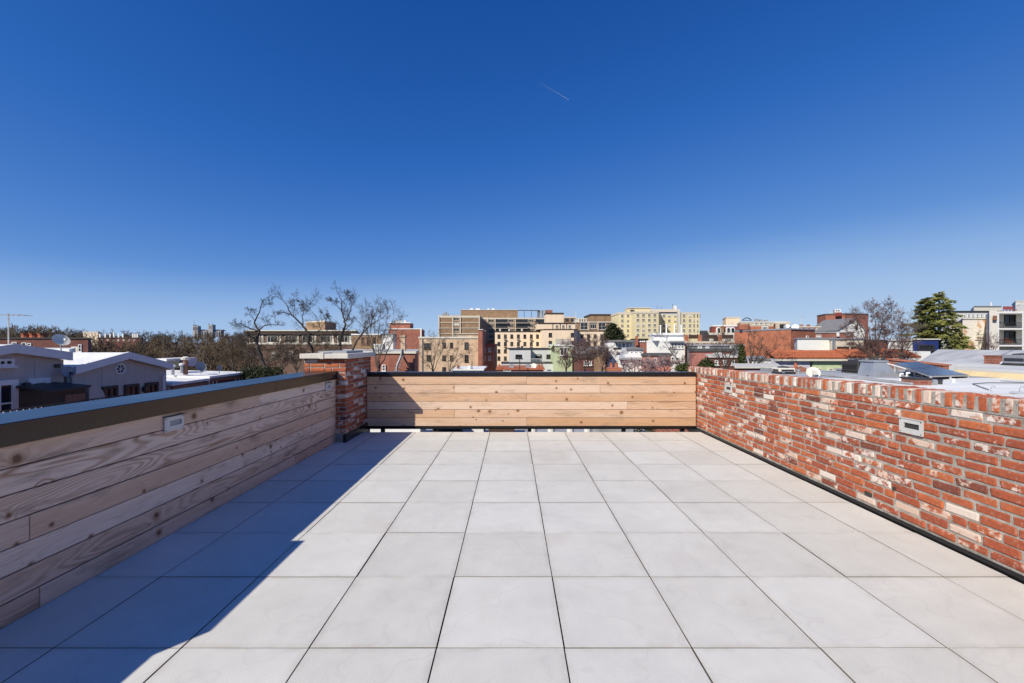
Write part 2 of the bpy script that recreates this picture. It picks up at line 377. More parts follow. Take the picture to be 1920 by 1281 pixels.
M['mortar'] = m.out(m.ramp(m.noise(g, 14, 6, 0.7), [(0.3, (0.20,0.18,0.155)), (0.55, (0.35,0.325,0.29)), (0.75, (0.50,0.48,0.44))]), 0.95)
M['joint_edge'] = plain('dark_paver_edge', (0.16, 0.14, 0.12), 0.95, 0.4, 6.0)  # side faces of the pavers, a darker brown than their tops
M['bronze'] = plain('dark_bronze_coping', (0.011, 0.0105, 0.0115), 0.26, 0.12, 2.0, 0.03)
M['membrane'] = plain('black_roof_membrane', (0.03, 0.03, 0.03), 0.9, 0.3)
M['limestone'] = plain('pale_limestone', (0.62, 0.58, 0.52), 0.85, 0.15, 5.0, 0.2)
M['steel'] = plain('brushed_steel', (0.55, 0.55, 0.54), 0.45, 0.12, 8.0, 0.02, metal=0.1)

# ------------------------------------------------------------------ ground
GZ = -10.5
def hill(x, y):
    d = math.hypot(x, y); t = max(0, min(1, (d-120)/600)); t = t*t*(3-2*t)
    a = max(0, min(1, (-x - 20)/max(60, y*0.25)))
    return GZ + 12*t*(0.45+0.55*a) + 1.5*math.sin(x*0.011)*math.cos(y*0.013)*t
def build_ground():
    mb = MB(); rs = [0, 15, 40, 80, 120, 180, 260, 360, 480, 640, 900, 1400, 2400, 4500, 9000]; n = 72
    mb.v.append((0, 0, GZ))
    for r in rs[1:]:
        for k in range(n):
            a = 2*math.pi*k/n; x, y = r*math.cos(a), r*math.sin(a); mb.v.append((x, y, hill(x, y)))
    for k in range(n): mb.f.append((0, 1+k, 1+(k+1) % n)); mb.m.append(0)
    for i in range(len(rs)-2):
        for k in range(n):
            a = 1+i*n; mb.f.append((a+k, a+n+k, a+n+(k+1) % n, a+(k+1) % n)); mb.m.append(0)
    m = NT('winter_ground'); g = m.node('ShaderNodeNewGeometry').outputs['Position']
    m.out(m.ramp(m.noise(g, 0.05, 8, 0.65), [(0.35, (0.045,0.038,0.03)), (0.55, (0.10,0.085,0.065)), (0.7, (0.08,0.085,0.04))]), 0.95)
    struct('ground', mb, m.mat)
build_ground()

# ------------------------------------------------------------------ terrace: own building, floor, pavers
XL, XR, YE = -2.60, 3.12, 6.83
mb = MB(); mb.box((-2.93, -7, GZ-0.5), (3.33, 6.86, -0.16)); solo('rowhouse', mb, M['redbrick'], 'brick rowhouse that carries the roof terrace', 'house')
mb = MB(); mb.box((-2.92, -7, -0.156), (3.32, 6.85, -0.10))
deck = struct('terrace_floor', mb, M['membrane'])
pav_mesh = {}
PT = 0.609
def paver(x0, x1, y0, y1):
    w, d = round(x1-x0, 4), round(y1-y0, 4)
    if (w, d) not in pav_mesh:
        b = MB(); b.bbox((-w/2, -d/2, -0.05), (w/2, d/2, 0), 0.0007); b.m = [0 if all(b.v[i][2] > -0.002 for i in f) else 1 for f in b.f]; pav_mesh[(w, d)] = b.mesh('paver', [M['paver'], M['joint_edge']])
    o = link('paver', pav_mesh[(w, d)], deck, ((x0+x1)/2 + random.uniform(-.0012, .0012), (y0+y1)/2, random.uniform(-0.0015, 0.0015)))
    o.rotation_euler = (random.uniform(-.0012, .0012), random.uniform(-.0012, .0012), random.uniform(-.0015, .0015))
xs = [0.25 + PT*k for k in range(-5, 6)]; xs = [XL+0.003] + [q for q in xs if XL+0.1 < q < XR-0.1] + [XR-0.03]
ys = [1.99 + 0.605*k for k in range(-9, 8)] + [YE]
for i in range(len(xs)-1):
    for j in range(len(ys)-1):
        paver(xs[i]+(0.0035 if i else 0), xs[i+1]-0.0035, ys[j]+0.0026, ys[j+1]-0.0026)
# pedestals carry the pavers (hidden below)
mb = MB()
for q in xs:
    for y in ys[::2]: mb.box((q-0.05, y-0.05, -0.10), (q+0.05, y+0.05, -0.0525))
part('pedestals', mb, M['dark'], deck)['kind'] = 'stuff'

# ------------------------------------------------------------------ timber parapets
def board(parent, start, length, h, along, mat, th=0.022):
    b = MB(); b.bbox((0, -th/2, 0), (length, th/2, h), 0.0022)
    off = Vector(start) - wloc(parent)
    return link('board', b.mesh('board', mat), parent, off, (0, 0, R(90) if along == 'Y' else 0))
# left parapet
lw = thing('timber_parapet', (-2.76, 2.0, 0), 'long shaded cedar board parapet with dark metal coping left of the terrace', 'parapet', 'cedar clad parapets')
mb = MB(); mb.box((-2.90, -6.0, -0.10), (-2.628, 6.2, 0.93)); part('core', mb, M['bronze'], lw)
BH = 0.1385; rows = 7
cuts = [[4.3, 1.2, -1.5], [2.0, -0.6], [5.55, 1.0, -1.6], [2.25, -0.9], [4.05, 0.6], [1.1, -1.2], [2.3, 5.0, -0.8]]
for r in range(rows):
    z0 = 0.012 + r*BH - 0.035; edges = sorted([-6.0, 6.19] + cuts[rows-1-r])
    for a, b_ in zip(edges[:-1], edges[1:]):
        board(lw, (XL - 0.0125 + random.uniform(-.003, .003), a+0.0008, z0), b_-a-0.003, BH-0.0062, 'Y', M['cedar_near'])
def coping(y0, y1, z1, zc, xw=0.0):
    b = MB()     # folded sheet: front drip, sloping top, back drip
    prof = [(-2.575+xw, 0.925), (-2.575+xw, z1-0.004), (-2.58+xw, z1), (-2.945-xw, zc), (-2.95-xw, zc-0.01), (-2.95-xw, 0.90), (-2.935, 0.90), (-2.935, zc-0.03), (-2.592, z1-0.03), (-2.592, 0.925)]
    n = len(prof); b.add([(x, y0, z) for x, z in prof] + [(x, y1, z) for x, z in prof], [(i, n+i, n+(i+1) % n, (i+1) % n) for i in range(n)] + [tuple(range(n)), tuple(range(2*n-1, n-1, -1))])
    return b
for a, b_ in ((1.96, 4.55), (4.555, 6.2)): part('coping', coping(a, b_, 1.045, 1.05), M['bronze'], lw)
part('coping', coping(0.98, 1.94, 1.15, 1.155, 0.004), M['bronze'], lw)  # unseen raised stretch, added to cast the step in the floor shadow
part('coping', coping(-6.0, 0.975, 0.99, 0.995), M['bronze'], lw)
mb = MB(); mb.box((-2.64, 6.2, -0.08), (-2.535, 6.30, 1.035)); part('corner_post', mb, M['dark'], lw)
# far parapet, hung between pillar and brick wall with a gap above the floor
YW = 7.05
fw = thing('timber_parapet', (0.3, YW+0.05, -0.5), 'sunlit cedar board parapet with thin dark coping at the far end of the terrace', 'parapet', 'cedar clad parapets')
x0, x1 = -2.448, 3.108
mb = MB(); mb.box((x0, YW+0.014, 0.05), (x1, YW+0.13, 0.90)); part('core', mb, M['bronze'], fw)
mb = MB(); mb.bbox((x0, YW-0.022, 0.895), (x1, YW+0.17, 0.965), 0.006); part('coping', mb, M['bronze'], fw)
mb = MB(); mb.bbox((x0, YW-0.012, 0.005), (x1, YW+0.14, 0.055), 0.004); part('base_rail', mb, M['bronze'], fw)
fcuts = [[0.25], [-0.97], [1.95], [0.25], [-0.97, 1.49], [0.25]]
for r in range(6):
    edges = [x0+0.002] + fcuts[r] + [x1-0.002]
    for a, b_ in zip(edges[:-1], edges[1:]):
        board(fw, (a+0.0008, YW+random.uniform(-.003, .003), 0.058 + r*0.1395), b_-a-0.003, 0.1332, 'X', M['cedar_far'])
for x in (-2.2, -1.3, 0.3, 1.9, 2.9):
    mb = MB(); mb.box((x-0.03, YW+0.03, -0.62), (x+0.03, YW+0.09, 0.02)); part('post', mb, M['dark'], fw)

# ------------------------------------------------------------------ bricks
def brick_meshes():
    out = {}
    rg = random.Random(3)
    for kind, (L, H, D) in {'s': (0.202, 0.0562, 0.095), 'h': (0.097, 0.0562, 0.095), 'r': (0.052, 0.10, 0.205)}.items():
        for v in range(5):
            b = MB(); b.bbox((-L/2, -D/2, -H/2), (L/2, D/2, H/2), rg.uniform(0.007, 0.012))
            b.v = [(x+rg.uniform(-.004, .004), y+rg.uniform(-.0018, .0018), z+rg.uniform(-.0028, .0028)) for x, y, z in b.v]
            out[(kind, v)] = b
    return out
BM = brick_meshes(); BMESH = {k: b.mesh('brick', M['brick']) for k, b in BM.items()}
def tone(rg):
    u = rg.random()
    if u < 0.50: t, w = rg.uniform(0.34, 0.80), rg.uniform(0.05, 0.30)
    elif u < 0.86: t, w = rg.uniform(0.3, 0.75), rg.uniform(0.34, 0.58)
    elif u < 0.935: t, w = rg.uniform(0.35, 0.85), rg.uniform(0.60, 0.78)
    elif u < 0.965: t, w = rg.uniform(0.5, 0.9), 1.0
    else: t, w = rg.uniform(0.08, 0.22), rg.uniform(0.1, 0.45)
    return (t, w, rg.random())
def place_bricks(parent, items, limit):
    """items: (kind, location, rotation z, scale x, tone, photo size, tilt)"""
    items.sort(key=lambda q: -q[5]); rg = random.Random(5); off = wloc(parent)
    rest = MB(); cols = []
    for n, (kind, loc, rz, sx, tn, size, tilt) in enumerate(items):
        key = (kind, rg.randrange(5))
        mat = Matrix.Translation(loc) @ Matrix.Rotation(rz, 4, 'Z') @ Matrix.Rotation(tilt, 4, 'Y') @ Matrix.Diagonal((*sx, 1))
        if n < limit:
            o = link('brick', BMESH[key], parent); o.matrix_local = Matrix.Translation(-off) @ mat; o.color = (*tn, 1)
        else:
            b = BM[key]; rest.add([mat @ Vector(q) for q in b.v], b.f); cols += [(*tn, 1)]*len(b.v)
    if rest.v:
        o = part('further_bricks', rest, M['brick_stuff'], parent); o['kind'] = 'stuff'
        a = o.data.color_attributes.new('brick_tone', 'FLOAT_COLOR', 'POINT'); a.data.foreach_set('color', np.array(cols, 'f').ravel())
# right wall
bw = thing('brick_wall', (3.22, 2.5, 0), 'long reclaimed red brick parapet wall with soldier course along the right side', 'wall')
YN = -2.0; YB = 7.42
def wtop(y): return 1.046 + (7.05-y)*0.0137 + 0.004*math.sin(y*2.1)
mb = MB(); nseg = 12
for i in range(nseg):
    a, b_ = YN + (YB-YN)*i/nseg, YN + (YB-YN)*(i+1)/nseg
    za, zb = wtop(a)-0.008, wtop(b_)-0.008
    xa = XR+0.0075
    mb.add([(xa,a,-0.1),(xa,b_,-0.1),(xa,b_,zb),(xa,a,za),(3.325,a,-0.1),(3.325,b_,-0.1),(3.325,b_,zb),(3.325,a,za)],
           [(0,3,2,1),(4,5,6,7),(3,7,6,2)] + ([(0,4,7,3)] if i == 0 else []) + ([(1,2,6,5)] if i == nseg-1 else []))
part('mortar', mb, M['mortar'], bw)
mb = MB()
for i in range(nseg):
    a, b_ = YN + (YB-YN)*i/nseg, YN + (YB-YN)*(i+1)/nseg
    mb.slab([(XR+0.003, a, wtop(a)-0.112), (XR+0.003, b_, wtop(b_)-0.112), (XR+0.003, b_, wtop(b_)-0.009), (XR+0.003, a, wtop(a)-0.009)], 0.05, d=Vector((1, 0, 0)))
part('coping_mortar', mb, M['mortar'], bw)
rg = random.Random(11); items = []; NC = 14; ZB = 0.042
def psize(p):
    d = math.hypot(p[0], p[1]); x = 960 + F*p[0]/max(p[1], 0.1)
    return (1000/d if (p[1] > 0.4 and x < 1960) else 1/d)
for c in range(NC):
    y = YB - (0.0 if c % 2 else 0.11) - rg.uniform(0, 0.03); first = True
    while y > YN + 0.1:
        kind = 'h' if rg.random() < (0.09 if not first else 0.3) else 's'; first = False
        L = (0.202 if kind == 's' else 0.097)*rg.uniform(0.94, 1.05)
        yc = y - L/2; h = (wtop(yc)-0.108-ZB)/NC; z = ZB + (c+0.5)*h
        p = Vector((XR+0.0475+rg.uniform(-.005, .004), yc, z + rg.uniform(-.0015, .0015)))
        items.append((kind, p, R(90)+rg.uniform(-.012, .012), (L/(0.202 if kind == 's' else 0.097), 1, rg.uniform(0.93, 1.04)*h/0.0665), tone(rg), psize(p), rg.uniform(-.008, .008)))
        y -= L + rg.uniform(0.008, 0.014)
y = YB
while y > YN + 0.05:
    w_ = 0.056*rg.uniform(0.92, 1.08); yc = y - w_/2
    p = Vector((XR+0.0995+rg.uniform(-.004, .004), yc, wtop(yc)-0.052+rg.uniform(-.003, .003)))
    t = tone(rg); t = (t[0], min(0.8, t[1]+0.16), t[2])
    items.append(('r', p, R(90)+rg.uniform(-.015, .015), (w_/0.056, 1, 1), t, psize(p)*0.9, rg.uniform(-.025, .025)))
    y -= w_ + rg.uniform(0.014, 0.021)
place_bricks(bw, items, 300)
mb = MB(); mb.bbox((XR-0.012, YN, -0.09), (XR+0.02, YB, 0.032), 0.004); part('base_flashing', mb, M['bronze'], bw)
mb = MB(); mb.tube([(XR+0.006, 3.40, 0.27), (XR-0.012, 3.40, 0.27)], 0.013, 8); part('drain_stub', mb, M['dark'], bw)
mb = MB(); mb.bbox((XR-0.006, 3.62, 0.115), (XR+0.01, 3.69, 0.15), 0.004); part('weep_vent', mb, M['dark'], bw)

# chimney pillar in the far left corner
cp = thing('brick_pillar', (-2.76, 6.7, -0.1), 'square reclaimed brick pillar with pale stone cap in the far left corner', 'pillar')
px0, px1, py0, py1 = -3.07, -2.45, 6.15, 7.24
mb = MB(); mb.box((px0+0.009, py0+0.009, -2.0), (px1-0.009, py1-0.009, 1.225)); part('mortar', mb, M['mortar'], cp)
items = []; NCp = 17; hp = (1.222-0.12)/NCp
for c in range(NCp):
    z = 0.12 + (c+0.5)*hp
    for face in ('front', 'right'):
        L0 = (px1-px0) if face == 'front' else (py1-py0)
        u = 0.0; first = True
        start = (c % 2 == 0) == (face == 'front')
        while u < L0-0.03:
            kind = 'h' if (first and not start) or rg.random() < 0.12 else 's'; first = False
            L = (0.202 if kind == 's' else 0.097)*rg.uniform(0.96, 1.03)
            if u + L > L0: L = L0-u; kind = 'h' if L < 0.14 else 's'
            k = L/(0.202 if kind == 's' else 0.097)
            if face == 'front':
                if start or u > 0.001: p = Vector((px1-u-L/2, py0+0.0475+rg.uniform(-.002, .002), z)); rz = 0
                else: p = None
            else:
                if start or u > 0.001: p = Vector((px1-0.0475+rg.uniform(-.002, .002), py0+u+L/2, z)); rz = R(90)
                else: p = None
            if not start and u < 0.001 and p is None: L = 0.097
            if p is not None: items.append((kind, p, rz, (k, 1, rg.uniform(.94, 1.02)*hp/0.0665), tone(rg), 1, 0))
            u += L + 0.010
place_bricks(cp, items, 300)
mb = MB(); mb.bbox((-2.475, 6.10, -0.10), (-2.43, 7.03, 0.115), 0.004); mb.bbox((-2.53, 6.306, -0.09), (-2.476, 6.36, 0.11), 0.004); part('base_flashing', mb, M['bronze'], cp)
mb = MB(); mb.bbox((-3.10, 6.08, 1.227), (-2.775, 7.29, 1.300), 0.006); mb.bbox((-2.768, 6.08, 1.227), (-2.39, 7.29, 1.300), 0.006); part('stone_cap', mb, M['limestone'], cp)
mb = MB(); mb.bbox((-2.80, 6.068, 1.222), (-2.742, 7.295, 1.316), 0.004); part('cap_joint_cover', mb, M['limestone'], cp)
mb = MB(); mb.box((-2.95, 6.35, 1.2995), (-2.52, 7.05, 1.335)); part('flue_slab', mb, M['grey_metal'], cp)

# recessed wall lights
def wall_light(wall_x, sgn, y0, y1, z0, z1, label):
    """sgn +1: faces +X (left wall); -1 faces -X."""
    t = thing('recessed_wall_light', (wall_x, (y0+y1)/2, z0), label, 'wall light', 'recessed step lights in the parapets')
    a = wall_x; b_ = wall_x + sgn*0.012; L, H = y1-y0, z1-z0
    oy0, oy1, oz0, oz1 = y0+0.26*L, y1-0.12*L, z0+0.36*H, z1-0.28*H
    if sgn < 0: oy0, oy1 = y0+0.14*L, y1-0.2*L
    mb = MB()
    for (ya, yb, za, zb) in ((y0, y1, oz1, z1), (y0, y1, z0, oz0), (y0, oy0, oz0, oz1), (oy1, y1, oz0, oz1)): mb.box((a, ya, za), (b_, yb, zb))
    part('faceplate', mb, M['steel'], t)
    mb = MB(); mb.add([(a+sgn*0.004, oy0, oz0), (a+sgn*0.004, oy1, oz0), (a+sgn*0.001, oy1, oz1), (a+sgn*0.001, oy0, oz1)], [(0,1,2,3)]); part('lamp_slot', mb, M['grey_metal'] if sgn > 0 else M['dark'], t)
    mb = MB()
    for yy in (y0+0.06*L, y1-0.06*L):
        for zz in (z0+0.1*H, z1-0.1*H): mb.tube([(b_-sgn*0.001, yy, zz), (b_+sgn*0.003, yy, zz)], 0.004, 6)
    part('screws', mb, M['dark'], t)['kind'] = 'stuff'
    mb = MB(); mb.box((a, y0-0.004, z1), (b_+sgn*0.006, y1+0.004, z1+0.006)); part('top_lip', mb, M['dark'] if sgn > 0 else M['steel'], t)
wall_light(XL+0.0015, 1, 3.11, 3.29, 0.785, 0.895, 'grey recessed step light in the left cedar parapet, the nearer and larger one')
wall_light(XL+0.0015, 1, 5.80, 5.98, 0.785, 0.895, 'small grey step light in the left cedar parapet next to the pillar')
wall_light(XR-0.004, -1, 3.155, 3.345, 0.745, 0.86, 'grey step light with dark slot in the near part of the brick wall')
wall_light(XR-0.004, -1, 5.90, 6.09, 0.745, 0.86, 'grey step light in the brick wall near the far cedar parapet')

# lower roof seen through the slot under the far parapet
t = thing('lower_rear_roof', (0, 11, GZ), 'pale lower roof glimpsed through the slot under the far parapet', 'roof')
mb = MB(); mb.box((-2.9, 7.9, GZ-0.5), (3.2, 16, -0.62)); part('wall', mb, M['redbrick'], t)
mb = MB(); mb.box((-2.9, 7.9, -0.6195), (3.2, 16, -0.58)); part('roof_membrane', mb, M['grey_roof'], t)
for i, (xa, xb, k) in enumerate(((-3.1, -1.95, 'white_roof'), (-1.7, -1.1, 'dark'), (-1.05, -0.6, 'white'), (-0.5, 0.05, 'brown_wood'), (1.75, 2.6, 'grey_roof'))):
    mb = MB(); mb.bbox((xa, 8.9, -0.585), (xb, 9.5, -0.30), 0.01)
    solo('roof_hatch', mb, M[k], ['low white roof hatch under the shaded end of the far parapet', 'black roof hatch beside the white one under the far parapet', 'small white roof hatch under the far parapet', 'brown roof hatch left of the white pots under the far parapet', 'grey roof hatch right of the white pots under the far parapet'][i], 'roof hatch')
for i, x in enumerate((0.45, 0.82, 1.22, 1.58)):
    mb = MB(); mb.lathe((x, 8.7, -0.585), [(0.05, 0), (0.05, 0.16), (0.075, 0.17), (0.08, 0.28), (0.04, 0.31)], 10)
    solo('vent_pot', mb, M['white'], 'white capped vent pot on the lower roof, %s from the left' % ['first', 'second', 'third', 'fourth'][i], 'vent', 'vent pots under the far parapet', smooth=False)

# ------------------------------------------------------------------ foliage and trees
def grow(mbs, p, d, L, r, lev, maxlev, rg, spread=0.7, up=0.15, nseg=4, kids=(3, 5), wig=0.18, lenf=0.62, thick=0, rmin=0.004):
    """Bare branch with side shoots; mbs = (trunk builder, twig builder)."""
    mb = mbs[0] if lev <= thick else mbs[1]
    pts = [Vector(p)]; d = Vector(d).normalized(); dirs = [d.copy()]
    for i in range(nseg):
        d = (d + Vector((rg.gauss(0, wig), rg.gauss(0, wig), rg.gauss(0, wig) + up))).normalized()
        pts.append(pts[-1] + d*L/nseg); dirs.append(d.copy())
    r1 = max(r*0.45, rmin*0.7)
    mb.tube(pts, [r + (r1-r)*i/nseg for i in range(nseg+1)], 6 if lev == 0 else (4 if lev == 1 else 3), 0, False)
    if lev >= maxlev: return
    sprout(mbs, pts, dirs, L, r, lev, maxlev, rg, spread, up, nseg, kids, wig, lenf, thick, rmin)
def sprout(mbs, pts, dirs, L, r, lev, maxlev, rg, spread=0.7, up=0.15, nseg=4, kids=(3, 5), wig=0.18, lenf=0.62, thick=0, rmin=0.004, frm=0.25):
    n = rg.randint(*kids); N = len(pts)-1
    for k in range(n):
        t = (frm + (1-frm)*(k+rg.random())/n)*N; i = min(int(t), N-1); q = pts[i].lerp(pts[i+1], t-i)
        dd = dirs[min(i+1, N)]; side = dd.orthogonal().normalized(); side.rotate(Matrix.Rotation(rg.uniform(0, 2*math.pi), 3, dd))
        nd = (dd*(1-spread*0.5) + side*spread*rg.uniform(0.7, 1.2)).normalized()
        rr = max(rmin, r*(1-0.55*t/N)*rg.uniform(0.45, 0.65))
        grow(mbs, q, nd, L*lenf*rg.uniform(0.7, 1.2)*(1-0.25*t/N), rr, lev+1, maxlev, rg, spread, up, max(2, nseg-1), kids, wig, lenf, thick, rmin)
    if True:
        grow(mbs, pts[-1], dirs[-1], L*lenf*0.8, max(rmin, r*0.45), lev+1, maxlev, rg, spread, up, max(2, nseg-1), kids, wig, lenf, thick, rmin)

def bare_tree(label, base, H, mat, seed, stems=1, lean=0.15, r0=None, maxlev=4, kids=(3, 5), spread=0.7, up=0.12, group='bare winter trees', twig=None, trunkfrac=0.38, name='bare_tree', rmin=0.006, lenf=0.62):
    rg = random.Random(seed); mbs = (MB(), MB()); base = Vector(base); r0 = r0 or H*0.016
    for s in range(stems):
        a = 2*math.pi*s/stems + rg.random(); tilt = lean if stems > 1 else lean*0.3
        grow(mbs, base + Vector((math.cos(a), math.sin(a), 0))*r0*(0.5 if stems > 1 else 0), (math.cos(a)*tilt, math.sin(a)*tilt, 1), H*(trunkfrac if stems == 1 else 0.5)*rg.uniform(0.9, 1.1), r0, 0, maxlev, rg, spread, up, 5, kids, 0.10, lenf, 1, rmin)
    t = thing(name, base, label, 'tree', group)
    part('trunk', mbs[0], M[mat], t, True); part('crown', mbs[1], M[twig or mat], t)
    return t
def limb_tree(label, base, limbs, Y, mat, seed, r0, group='bare winter trees', maxlev=3, twig=None, tw=1.0, kids=(5, 7), jit=0.6):
    """Tree whose main limbs follow polylines (photo points at distance Y), with depth wander."""
    rg = random.Random(seed); mbs = (MB(), MB())
    for pts, ra, rb, ydir in limbs:
        ra *= 0.46; rb *= 0.6
        while len(pts) > 2 and pts[1][1] > 700: pts = [pts[0]] + pts[2:]
        if pts[0][1] > 800:
            g0 = P(pts[1][0], pts[1][1], Y); mbs[0].tube([(g0.x+0.1, Y, base[2]-0.2), (g0.x+0.05, Y, (base[2]+g0.z)/2), g0], [ra*1.25, ra*1.1, ra], 7, 0, False); pts = pts[1:]
        n = len(pts); W_ = [P(px, py, Y + ydir*i/max(1, n-1) + rg.uniform(-.15, .15)*jit) for i, (px, py) in enumerate(pts)]
        Q = []; 
        for i in range(n-1):     # soften the polyline
            for k in range(3):
                t = k/3; q = W_[i].lerp(W_[i+1], t)
                if k: q += Vector((rg.gauss(0, .03), rg.gauss(0, .05), rg.gauss(0, .03)))
                Q.append(q)
        Q.append(W_[-1]); N = len(Q)
        mbs[0].tube(Q, [ra + (rb-ra)*i/(N-1) for i in range(N)], 7, 0, False)
        ds = [(Q[min(i+1, N-1)]-Q[max(i-1, 0)]).normalized() for i in range(N)]
        Lm = sum((Q[i+1]-Q[i]).length for i in range(N-1))
        sprout(mbs, Q, ds, min(Lm*0.55*tw, 1.45), (ra+rb)/2*0.6, 1, maxlev+1, rg, 0.8, 0.06, 4, kids, 0.17, 0.68, 1, 0.0066, 0.2)
    t = thing('bare_tree', base, label, 'tree', group)
    part('trunk', mbs[0], M[mat], t, True); part('crown', mbs[1], M[twig or mat], t)
    return t
def leaf_cloud(mb, blobs, n, size, rg, flat=0.0):
    """leaf-sized faces spread through the volume of several lobes"""
    tot = sum(b[1]**2 for b in blobs)
    for c, r in blobs:
        for _ in range(int(n*r*r/tot)):
            d = Vector((rg.gauss(0, 1), rg.gauss(0, 1), rg.gauss(0, 1))).normalized()
            q = Vector(c) + d*r*(rg.random()**0.4)*rg.uniform(0.75, 1.12)
            a = Vector((rg.gauss(0, 1), rg.gauss(0, 1), rg.gauss(0, 1)*(1-flat))).normalized(); b = a.orthogonal().normalized(); b.rotate(Matrix.Rotation(rg.uniform(0, 6.28), 3, a)); s = size*rg.uniform(0.5, 1.3)
            mb.add([q-a*s, q+b*s*0.5, q+a*s, q-b*s*0.5], [(0, 1, 2, 3)])
def evergreen(name, label, base, blobs, n, size, mat, seed, trunk_r=0.12, group='evergreens among the roofs'):
    rg = random.Random(seed); t = thing(name, base, label, 'tree' if trunk_r > 0.08 else 'shrub', group)
    top = max(blobs, key=lambda b: b[0][2])[0]; mb = MB(); base = Vector(base); topv = Vector(top)
    mb.tube([base, base.lerp(topv, 0.5), topv], [trunk_r, trunk_r*0.7, trunk_r*0.2], 7)
    for c, r in blobs: mb.tube([base.lerp(topv, 0.55), Vector(c)], [trunk_r*0.4, 0.02], 4)
    part('trunk', mb, M['bark_dark'], t)
    mb = MB(); leaf_cloud(mb, blobs, n, size, rg); part('crown', mb, M[mat], t)
    return t

def conifer(label, base, H, Rm, mat, seed, nb=70, z0=0.25, droop=0.12, dens=26, size=0.3, top_pow=0.9, group='evergreens among the roofs'):
    rg = random.Random(seed); base = Vector(base); t = thing('conifer', base, label, 'tree', group)
    mbt, mbc = MB(), MB(); mbt.tube([base, base+Vector((0.1, 0, H*0.5)), base+Vector((0.15, 0, H))], [H*0.018, H*0.012, 0.02], 7)
    for k in range(nb):
        f = z0 + (1-z0)*(k+rg.random())/nb; a = k*2.4 + rg.uniform(-.4, .4)
        L = Rm*((1-f)/(1-z0))**top_pow*(rg.uniform(0.45, 1.2) if k % 3 else rg.uniform(0.25, 0.7)) + 0.25
        d = Vector((math.cos(a), math.sin(a), 0.16)); q = base + Vector((0.12*f, 0, H*f)); pts = [q]
        for s in range(4): d.z -= droop*rg.uniform(0.5, 1.2); q = q + d.normalized()*L/4; pts.append(q)
        mbt.tube(pts, [0.05*L/Rm+0.012, 0.04, 0.03, 0.02, 0.008], 3, 0, False)
        side = Vector((-math.sin(a), math.cos(a), 0))
        for s in range(int(dens*L/Rm)+5):
            u = rg.uniform(0.15, 1.0)*4; i = min(int(u), 3); c = pts[i].lerp(pts[i+1], u-i)
            wd = (1.05-u/4)*L*0.42 + 0.1; off = rg.uniform(-1, 1)*wd
            c = c + side*off + Vector((0, 0, rg.uniform(-.16, .08)))
            e = (d.normalized()*rg.uniform(.3, 1) + side*math.copysign(1, off)*rg.uniform(.2, 1) + Vector((0, 0, rg.uniform(-.35, .25)))).normalized(); sz = size*rg.uniform(.6, 1.4)
            w = e.cross(Vector((rg.gauss(0, .9), rg.gauss(-.5, .9), .55))).normalized()*sz*0.28
            mbc.add([c-e*sz*.5, c+w, c+e*sz*.8, c-w], [(0, 1, 2, 3)])
    part('trunk', mbt, M['bark_dark'], t); part('crown', mbc, M[mat], t)
    return t

# ------------------------------------------------------------------ buildings
WCACHE = {}; window_rng = random.Random(77)
FACE = {'-Y': 0, '+X': R(90), '-X': R(-90)}
def window(parent, c, w, h, style='sash', face='-Y', frame='white', glass='glass_dull', name='window', fwid=None, rz=None):
    """c: centre on the wall plane. Frame stands proud, pane set back in it."""
    key = (round(w, 2), round(h, 2), style, frame, glass, fwid)
    if key not in WCACHE:
        f = MB(); fw_ = fwid or min(0.12, max(0.06, w*0.1)); hw, hh = w/2, h/2
        f.box((-hw, -0.09, hh-fw_), (hw, 0.02, hh)); f.box((-hw, -0.09, -hh), (hw, 0.02, -hh+fw_))
        f.box((-hw, -0.088, -hh+fw_), (-hw+fw_, 0.02, hh-fw_)); f.box((hw-fw_, -0.088, -hh+fw_), (hw, 0.02, hh-fw_))
        if style in ('sash', 'cross'): f.box((-hw+fw_, -0.06, -0.03), (hw-fw_, 0.0, 0.03))
        if style in ('double', 'cross', 'triple'): f.box((-0.035, -0.07, -hh+fw_), (0.035, 0.0, hh-fw_))
        if style == 'wide':
            for q in (-w/6, w/6): f.box((q-0.03, -0.07, -hh+fw_), (q+0.03, 0.0, hh-fw_))
        f.box((-hw-0.06, -0.14, -hh-0.07), (hw+0.06, 0.02, -hh-0.002))
        p = MB(); p.box((-hw+fw_*0.7, -0.022, -hh+fw_*0.7), (hw-fw_*0.7, -0.012, hh-fw_*0.7))
        WCACHE[key] = (f.mesh('window', M[frame]), p.mesh('pane', M[glass]))
    a, b = WCACHE[key]
    o = link(name, a, parent, Vector(c)-wloc(parent), (0, 0, FACE[face] if rz is None else rz)); link('pane', b, o)
    WR = window_rng.random()
    if WR < 0.3 and w > 0.5 and style != 'wide' and frame != 'brown_wood':
        fr = round(0.3 + 0.5*window_rng.random(), 1); k2 = (round(w, 2), round(h, 2), fr)
        if k2 not in WCACHE: q = MB(); q.box((-w/2+.09, -0.034, h/2-.08-(h-.16)*fr), (w/2-.09, -0.024, h/2-.08)); WCACHE[k2] = q.mesh('blind', M['ivory'])
        link('blind', WCACHE[k2], o)
    return o
def foot(x0, x1, Y, depth):
    """plan of a block; those far to the side stand turned, so that only a little of their flank shows"""
    f = lambda px: PX(px, Y) if abs(px-960) < 150 else PX(px + (6 if px < 960 else -6)*min(1, depth/8), Y+depth)
    return [(PX(x0, Y), Y), (PX(x1, Y), Y), (f(x1), Y+depth), (f(x0), Y+depth)]
